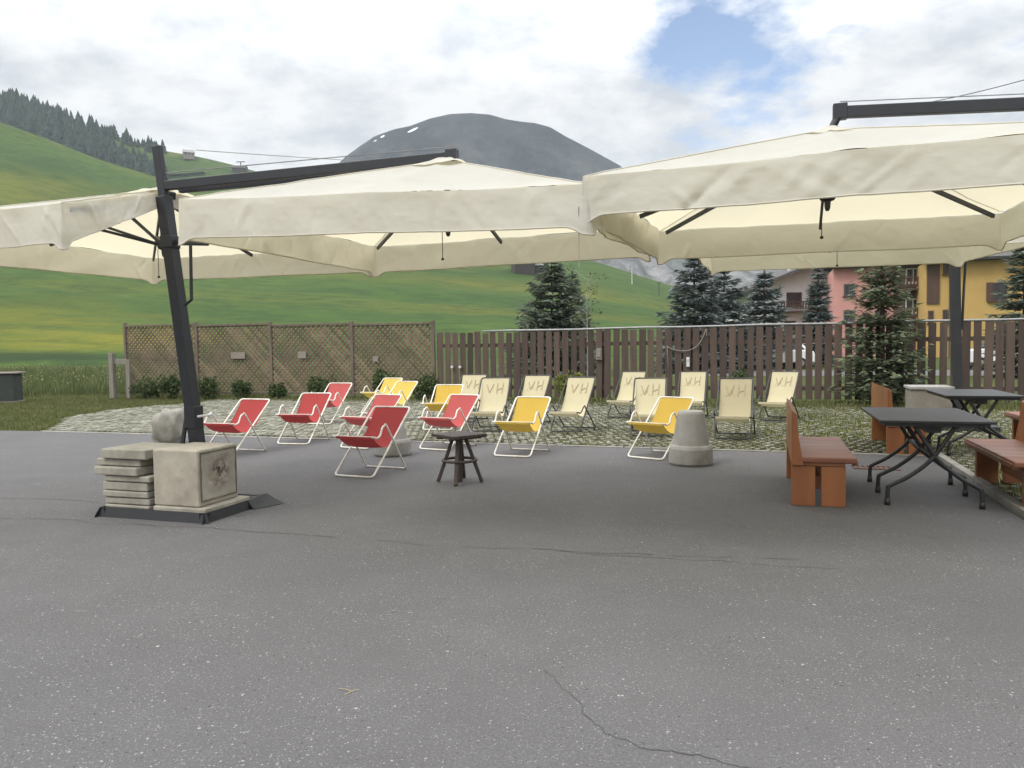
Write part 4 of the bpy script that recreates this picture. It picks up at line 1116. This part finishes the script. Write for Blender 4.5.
# ------------------------------------------------------------------ deck chairs
def chair_proto(name, up, sl, tube, letters):
    e = bpy.data.objects.new(name, None); COL.objects.link(e)
    W = .265 if up else .262; r = .0125
    # side profile: (y forward = -y, z)
    if up: top = (.50, .88); foot_f = (-.34, r); front = (-.42, .34); hump = (-.17, .43); rear = (.37, r)
    else: top = (.53, .745); foot_f = (-.34, r); front = (-.31, .465); hump = (-.10, .585); rear = (.35, r)
    # back frame: big loop from top to front foot
    a = MB(); c_ = .05
    d = Vector((0, foot_f[0] - top[0], foot_f[1] - top[1])).normalized()
    T = Vector((0, top[0], top[1])); G = Vector((0, foot_f[0], foot_f[1])); X = Vector((1, 0, 0))
    loop = []
    def corner(p, ax, ay):
        return [p + ax * c_ * (1 - math.sin(t_)) + ay * c_ * (1 - math.cos(t_)) for t_ in (0, .4, .8, 1.2, math.pi / 2)]
    loop += [T - X * W + X * c_, T + X * W - X * c_]
    def rc(p, a0, a1): # p corner, incoming from p-a0, outgoing p+a1
        return [p - a0 * c_ * (1 - k) ** 2 + a1 * c_ * k ** 2 for k in (0, .25, .5, .75, 1)]
    loop = rc(T + X * W, X, d) + rc(G + X * W, d, -X) + rc(G - X * W, -X, -d) + rc(T - X * W, -d, X)
    a.tube(loop, r, 8, closed=True); a.build('back_frame', tube, e, smooth=True)
    b_ = MB(); Wi = W - .03
    side = [Vector((0, front[0] - .0, front[1])), Vector((0, front[0] + .02, front[1] - .012)), Vector((0, front[0] + .10, front[1] + .01)), Vector((0, hump[0] - .06, hump[1] - .025)), Vector((0, hump[0], hump[1])), Vector((0, hump[0] + .05, hump[1] - .03)), Vector((0, rear[0] - .02, rear[1] + .03)), Vector((0, rear[0], rear[1]))]
    side_s = smooth_path(side, 3)
    lp = [q + X * (W + .025) for q in side_s] + [q - X * (W + .025) for q in side_s[::-1]]
    b_.tube(lp, r * .92, 8, closed=True); b_.build('seat_frame', tube, e, smooth=True)
    # sling
    s_ = MB(); NS, NW = 26, 8; Ws = W - .022
    P0 = Vector((0, top[0], top[1] + .004)); P3 = Vector((0, front[0], front[1] + .012))
    if up: P1 = Vector((0, .22, .44)); P2 = Vector((0, .06, .06))
    else: P1 = Vector((0, .27, .42)); P2 = Vector((0, .05, .12))
    def S(t_): return P0 * (1 - t_) ** 3 + P1 * 3 * t_ * (1 - t_) ** 2 + P2 * 3 * t_ * t_ * (1 - t_) + P3 * t_ ** 3
    vs = []; fs = []
    for i in range(NS + 1):
        t_ = i / NS; q = S(t_); nrm = (S(min(1, t_ + .01)) - S(max(0, t_ - .01))).normalized(); nn = Vector((0, -nrm.z, nrm.y))
        for j in range(NW + 1):
            x = -Ws + 2 * Ws * j / NW; k = 1 - (2 * j / NW - 1) ** 2
            vs.append(q + X * x * (1 - .03 * math.sin(math.pi * t_)) - nn * 0 + Vector((0, .012, -.018)) * k * math.sin(math.pi * t_) * 1.0 + Vector((0, 0, .004 * n3(x * 9, t_ * 7, sl))))
    for i in range(NS):
        for j in range(NW): a0 = i * (NW + 1) + j; fs.append((a0, a0 + 1, a0 + NW + 2, a0 + NW + 1))
    s_.add(vs, fs)
    # front flap over the bar
    fv = [P3 + X * x + Vector((0, dy, dz)) for dy, dz in ((0, 0), (-.016, -.012), (-.012, -.04)) for x in (-Ws, Ws)]
    s_.add(fv, [(0, 1, 3, 2), (2, 3, 5, 4)])
    so = s_.build('sling', M['cream'], e, smooth=True)
    if letters:
        L = MB()
        def P(x, t_):
            q = S(t_); nrm = (S(t_ + .01) - S(t_ - .01)).normalized(); nn = Vector((0, nrm.z, -nrm.y))
            k = 1 - (x / Ws) ** 2
            if nn.y > 0: nn = -nn
            return q + X * x + Vector((0, .012, -.018)) * k * math.sin(math.pi * t_) + nn * .007
        def stroke(x0, t0, x1, t1, w=.0085):
            n_ = 8
            for i in range(n_):
                aa, bb = P(x0 + (x1 - x0) * i / n_, t0 + (t1 - t0) * i / n_), P(x0 + (x1 - x0) * (i + 1) / n_, t0 + (t1 - t0) * (i + 1) / n_)
                L.bar(aa, bb, w * 2 * (.75 + .35 * ((i * 7 + int(letters * 3)) % 3) / 2), .003, up=Vector((0, -.75, .65)))
        h0, h1 = .075, .205
        stroke(-.15, h0 + .015, -.095, h1); stroke(-.095, h1, -.03, h0 + .01)
        stroke(.045, h0, .035, h1 + .01); stroke(.145, h0 - .005, .13, h1 + .005); stroke(.038, (h0 + h1) / 2 + .02, .138, (h0 + h1) / 2 - .005)
        if letters == 2:
            stroke(-.155, h1 + .005, -.14, h1 + .005); stroke(-.02, h1 - .0, -.005, h1); stroke(-.06, h0 + .05, -.05, h1 - .02, .004)
        L.build('lettering', M['ink'], so)
    return e
proto = {'white': chair_proto('deck_chair', False, 1, M['white_tube'], 0), 'black': chair_proto('deck_chair', True, 2, M['black_tube'], 1), 'black2': chair_proto('deck_chair', True, 3, M['black_tube'], 2)}
G3 = {'red': 'red deck chairs with white frames', 'yellow': 'yellow deck chairs with white frames', 'cream': 'cream deck chairs with black frames'}
used = set(); sling_cache = {}
def chair(kind_, px, py, yaw, cloth, label, grp, s=1.0):
    pr = proto[kind_]
    if kind_ in used: e = copy_tree(pr)
    else: e = pr; used.add(kind_)
    q = gr(px, py); du_, dv_ = to_uv(q)
    zz = .034 if dv_ > VF + .1 else .001
    e.location = (q.x, q.y, zz); e.rotation_euler = (0, 0, R(yaw)); e.scale = (s, s, s)
    for ch in e.children:
        if ch.name.startswith('sling'):
            key = (kind_, cloth)
            if key not in sling_cache:
                me = ch.data.copy(); me.materials.clear(); me.materials.append(M[cloth]); sling_cache[key] = me
            ch.data = sling_cache[key]
    tag(e, label, 'deck chair', G3[grp]); return e
W_, K_, K2 = 'white', 'black', 'black2'
pend = [
 (W_, 233, 454, -20, 'red', 'red deck chair farthest left, beside the leaning mast', 'red', 1.0),
 (W_, 303, 442, -12, 'red', 'red deck chair second from the left, just past the mast', 'red', 1.0),
 (W_, 328, 424.3, -18, 'faded_red', 'faded pinkish red deck chair behind the second red one', 'red', 1.0),
 (W_, 368.5, 446, -28, 'faded_red', 'red deck chair just behind the nearest red one', 'red', 1.0),
 (W_, 370, 472.8, -23, 'red', 'nearest red deck chair, in front of the low concrete foot', 'red', 1.0),
 (W_, 447, 447.5, -28, 'faded_red', 'red deck chair on the right, behind the small dark table', 'red', 1.0),
 (W_, 380, 414, -28, 'pale_yellow', 'rearmost yellow deck chair, in front of the lattice fence', 'yellow', 1.0),
 (W_, 393, 421.5, -28, 'pale_yellow', 'yellow deck chair behind the red pair, nearer of the rear two', 'yellow', 1.0),
 (W_, 442.5, 430, -11, 'yellow', 'yellow deck chair directly behind the rightmost red one', 'yellow', 1.0),
 (W_, 521, 453.7, -22, 'yellow', 'yellow deck chair right of the small dark table', 'yellow', 1.0),
 (W_, 658, 456, -40, 'yellow', 'yellow deck chair beside the concrete cone foot', 'yellow', 1.0),
 (K_, 467.5, 422.3, -15, 'cream', 'cream lettered deck chair peeking out between two yellow ones, rear', 'cream', 1.0),
 (K_, 491, 431.5, -11, 'cream', 'cream lettered deck chair left of the front middle yellow one', 'cream', 1.0),
 (K2, 529, 425.7, -22, 'cream', 'cream deck chair half hidden behind the front middle yellow one', 'cream', 1.0),
 (K_, 572, 432, -25, 'cream', 'cream lettered deck chair in front of the yellow green bush', 'cream', 1.0),
 (K2, 626, 418, -29, 'cream', 'cream deck chair facing left, behind another cream chair', 'cream', 1.0),
 (K2, 649, 436, -14, 'cream', 'cream lettered deck chair right behind the front right yellow one', 'cream', 1.0),
 (K2, 691, 419.3, -19, 'cream', 'upright cream deck chair above the concrete cone foot', 'cream', 1.0),
 (K2, 734, 439, -20, 'drab', 'dull cream deck chair facing straight to the front', 'cream', 1.0),
 (K2, 778, 421, -34, 'cream', 'rightmost cream deck chair, beside the orange bench', 'cream', 1.0)]
# copies first so that the prototypes keep their own slings until last use
for a in pend:
    chair(*a)

# small dark table
tq = gr(460, 482); e = empty('side_table', 'small dark wooden table with splayed legs and ring stretcher', 'table', tq, R(38))
b = MB()
for i in range(4): b.box((-.165 + .11 * i, 0, .52), (.108, .44, .034))
b.box((0, -.12, .492), (.4, .06, .022)); b.box((0, .12, .492), (.4, .06, .022)); b.build('tabletop', M['dark_wood'], e, bevel=.004)
for i in range(4):
    a = math.pi / 4 + i * math.pi / 2
    b = MB(); b.bar((math.cos(a) * .07, math.sin(a) * .07, .49), (math.cos(a) * .245, math.sin(a) * .245, .005), .04, .036); b.build('leg', M['dark_wood'], e, bevel=.004)
b = MB(); b.tube([(math.cos(t_ / 32 * 6.283) * .185, math.sin(t_ / 32 * 6.283) * .185, .245) for t_ in range(32)], .016, 8, closed=True); b.build('ring_stretcher', M['dark_wood'], e, smooth=True)
b = MB(); b.tube([(0, 0, .0), (0, 0, .49)], .03, 10); b.build('center_post', M['dark_wood'], e)

# ------------------------------------------------------------------ benches and tables (right)
def bench(label, uc, v0, v1, flip):
    e = empty('wooden_bench', label, 'bench', uv(uc, v0, 0), RZ)
    L = v1 - v0; s_ = -1 if flip else 1
    b_ = MB(); b_.box((s_ * .30, L / 2, .425), (.50, L, .05)); b_.box((s_ * .535, L / 2, .405), (.05, L - .04, .05)); b_.build('seat', M['bench_seat'], e, bevel=.012)
    b_ = MB(); pr = [(0, .37), (.105, .37), (.06, .64), (.045, .84), (.0, .875)]
    vs = [Vector((s_ * x, y, z)) for y in (0.0, L) for x, z in pr]; n_ = len(pr)
    b_.add(vs, [tuple(range(n_)), tuple(range(n_, 2 * n_))[::-1]] + [(i, n_ + i, n_ + (i + 1) % n_, (i + 1) % n_) for i in range(n_)])
    b_.build('backrest', M['bench'], e, bevel=.008)
    for yy in (.03, L - .10):
        for x0, x1 in ((.0, .205), (.255, .46)):
            b_ = MB(); b_.box((s_ * (x0 + x1) / 2, yy + .04, .182), (x1 - x0, .075, .364)); b_.build('leg', M['bench'], e, bevel=.006)
        b_ = MB(); b_.box((s_ * .23, yy + .04, .385), (.45, .07, .03)); b_.build('bracket', M['bench'], e)
    b_ = MB(); b_.box((s_ * .23, L / 2, .2), (.045, L - .3, .12)); b_.build('stretcher', M['bench'], e)
bench('orange brown wooden bench left of the nearer black table', .25, 7.42, 9.05, False)
bench('orange brown bench at the right edge facing the nearer table', 2.58, 7.5, 9.2, True)
bench('orange brown bench behind the nearer table, left of the far table', 1.54, 11.0, 12.6, False)
bench('orange brown bench at the right edge beside the far table', 3.85, 11.1, 12.7, True)
def table(label, uc, v0, v1, w):
    e = empty('folding_table', label, 'table', uv(uc, v0, 0), RZ); L = v1 - v0; zt_ = .78
    b_ = MB(); b_.box((0, L / 2, zt_ - .012), (w, L, .024)); b_.box((0, L / 2, zt_ - .04), (w - .08, L - .08, .03)); b_.build('tabletop', M['table'], e, bevel=.004)
    b_ = MB(); b_.box((0, L / 2, zt_ - .09), (.12, L - .3, .06)); b_.tube([(0, .2, .45), (0, L - .2, .45)], .022, 8); b_.build('beam', M['table'], e)
    for k, y in enumerate((.1, L * .48, L - .15)):
        for s_ in (-1, 1):
            b_ = MB(); pts = [(-s_ * .16, y, zt_ - .06), (-s_ * .10, y, .62), (s_ * .03, y, .42), (s_ * .20, y, .27), (s_ * .345, y, .185), (s_ * .375, y, .15), (s_ * .38, y, .0)]
            b_.tube(smooth_path(pts, 4), .019, 8); b_.tube([(s_ * .38, y, 0), (s_ * .38, y, .06)], .025, 8); b_.build('leg', M['table'], e, smooth=True)
table('nearer black folding table between two wooden benches', 1.46, 7.58, 9.05, .92)
table('far black folding table in front of the black parasol post', 2.66, 11.05, 12.5, .88)
# concrete ballast box by the far post
M['old_concrete'] = mat('old_concrete', (.22, .20, .16), (.15, .135, .11), .9, 5, bump=.3, bscale=50)
q = gpos(929, 13.2, 0); e = empty('concrete_planter', 'pale concrete box with lid behind the far table', 'box', (q.x, q.y, .03), RZ)
b = MB(); b.box((0, 0, .31), (.62, .6, .62)); b.build('body', M['old_concrete'], e, bevel=.012)
b = MB(); b.box((0, 0, .65), (.67, .65, .05)); b.build('lid', M['grey_concrete'], e, bevel=.01)
# drain
q = gr(876, 468, .002); e = empty('drain_grate', 'rusty slotted drain grate set in the asphalt', 'drain', q, RZ)
b = MB()
for i in range(9): b.box((-.22 + .055 * i, 0, .003), (.03, .2, .008))
b.box((0, -.11, .003), (.5, .03, .01)); b.box((0, .11, .003), (.5, .03, .01)); b.build('grate', M['rust'], e)

# ------------------------------------------------------------------ world, sun, haze
w = bpy.data.worlds.new('World'); scene.world = w; w.use_nodes = True
nt = w.node_tree; nn = nt.nodes; nn.clear()
class WT(NT):
    def __init__(s): s.t = nt; s.n = nn; s.l = nt.links
t = WT()
SUN_DIR = Vector((-.55, -.30, .80)).normalized()
EL = math.asin(SUN_DIR.z); ROT = math.atan2(SUN_DIR.x, SUN_DIR.y)
sky = t.new('ShaderNodeTexSky'); sky.sky_type = 'NISHITA'; sky.sun_disc = False; sky.sun_elevation = EL; sky.sun_rotation = ROT; sky.altitude = 1800; sky.dust_density = .4
bg = t.new('ShaderNodeBackground', Strength=.14); t.link(sky.outputs[0], bg.inputs[0])
tc = t.new('ShaderNodeTexCoord'); sep = t.new('ShaderNodeSeparateXYZ'); t.link(tc.outputs['Generated'], sep.inputs[0])
den = t.math('ADD', t.math('MAXIMUM', sep.outputs[2], 0.0), .22)
cmb = t.new('ShaderNodeCombineXYZ'); t.link(t.math('DIVIDE', sep.outputs[0], den), cmb.inputs[0]); t.link(t.math('DIVIDE', sep.outputs[1], den), cmb.inputs[1])
cloudn = t.noise(cmb.outputs[0], 2.3, 10, .60)
gd = ray(755, 42).normalized()
dot = t.new('ShaderNodeVectorMath', operation='DOT_PRODUCT'); t.link(tc.outputs['Generated'], dot.inputs[0]); dot.inputs[1].default_value = gd
ga2 = ray(800, 10).normalized()
gap = t.ramp(dot.outputs['Value'], [(.985, 0.0), (.999, 1.0)])
gap = t.math('MULTIPLY', gap, .30)
cover = t.math('SUBTRACT', t.math('ADD', cloudn, .20), gap)
mask = t.ramp(cover, [(.40, 0.0), (.53, 1.0)])
shade = t.noise(cmb.outputs[0], 3.6, 10, .62)
tint = t.ramp(shade, [(.36, (.76, .80, .86)), (.47, (.98, 1.0, 1.03)), (.58, (1.18, 1.185, 1.19))])
zen = t.ramp(sep.outputs[2], [(.0, .56), (.30, .56), (.55, 1.3), (1.0, 2.0)])
cl = t.mix(1.0, tint, zen, 'MULTIPLY')
bg2 = t.new('ShaderNodeBackground', Strength=1.0); t.link(cl, bg2.inputs[0])
mx = t.new('ShaderNodeMixShader'); t.link(mask, mx.inputs[0]); t.link(bg.outputs[0], mx.inputs[1]); t.link(bg2.outputs[0], mx.inputs[2])
wo = t.new('ShaderNodeOutputWorld'); t.link(mx.outputs[0], wo.inputs[0])

sl = bpy.data.lights.new('sun', 'SUN'); sl.energy = 1.5; sl.angle = R(18); sl.color = (1, .96, .9)
so = bpy.data.objects.new('sun', sl); COL.objects.link(so); so.rotation_euler = SUN_DIR.to_track_quat('Z', 'Y').to_euler()

b = MB(); b.box((0, 800, 190), (4200, 1900, 392))
hz = b.build('haze', []); hz.data.materials.clear()
hm = bpy.data.materials.new('haze_air'); hm.use_nodes = True; hn = hm.node_tree.nodes; hn.clear()
pv_ = hn.new('ShaderNodeVolumePrincipled'); pv_.inputs['Density'].default_value = .00024; pv_.inputs['Color'].default_value = (.84, .93, 1.0, 1); pv_.inputs['Anisotropy'].default_value = .2
ho = hn.new('ShaderNodeOutputMaterial'); hm.node_tree.links.new(pv_.outputs[0], ho.inputs['Volume'])
hz.data.materials.append(hm); kind(hz, 'stuff')

scene.render.engine = 'CYCLES'
cy = scene.cycles
cy.use_denoising = True
try: cy.denoiser = 'OPENIMAGEDENOISE'
except Exception: pass
cy.max_bounces = 8; cy.diffuse_bounces = 4; cy.transmission_bounces = 6; cy.volume_bounces = 0
cy.caustics_reflective = False; cy.caustics_refractive = False
scene.view_settings.view_transform = 'Standard'; scene.view_settings.look = 'None'
scene.view_settings.exposure = .55; scene.view_settings.gamma = 1
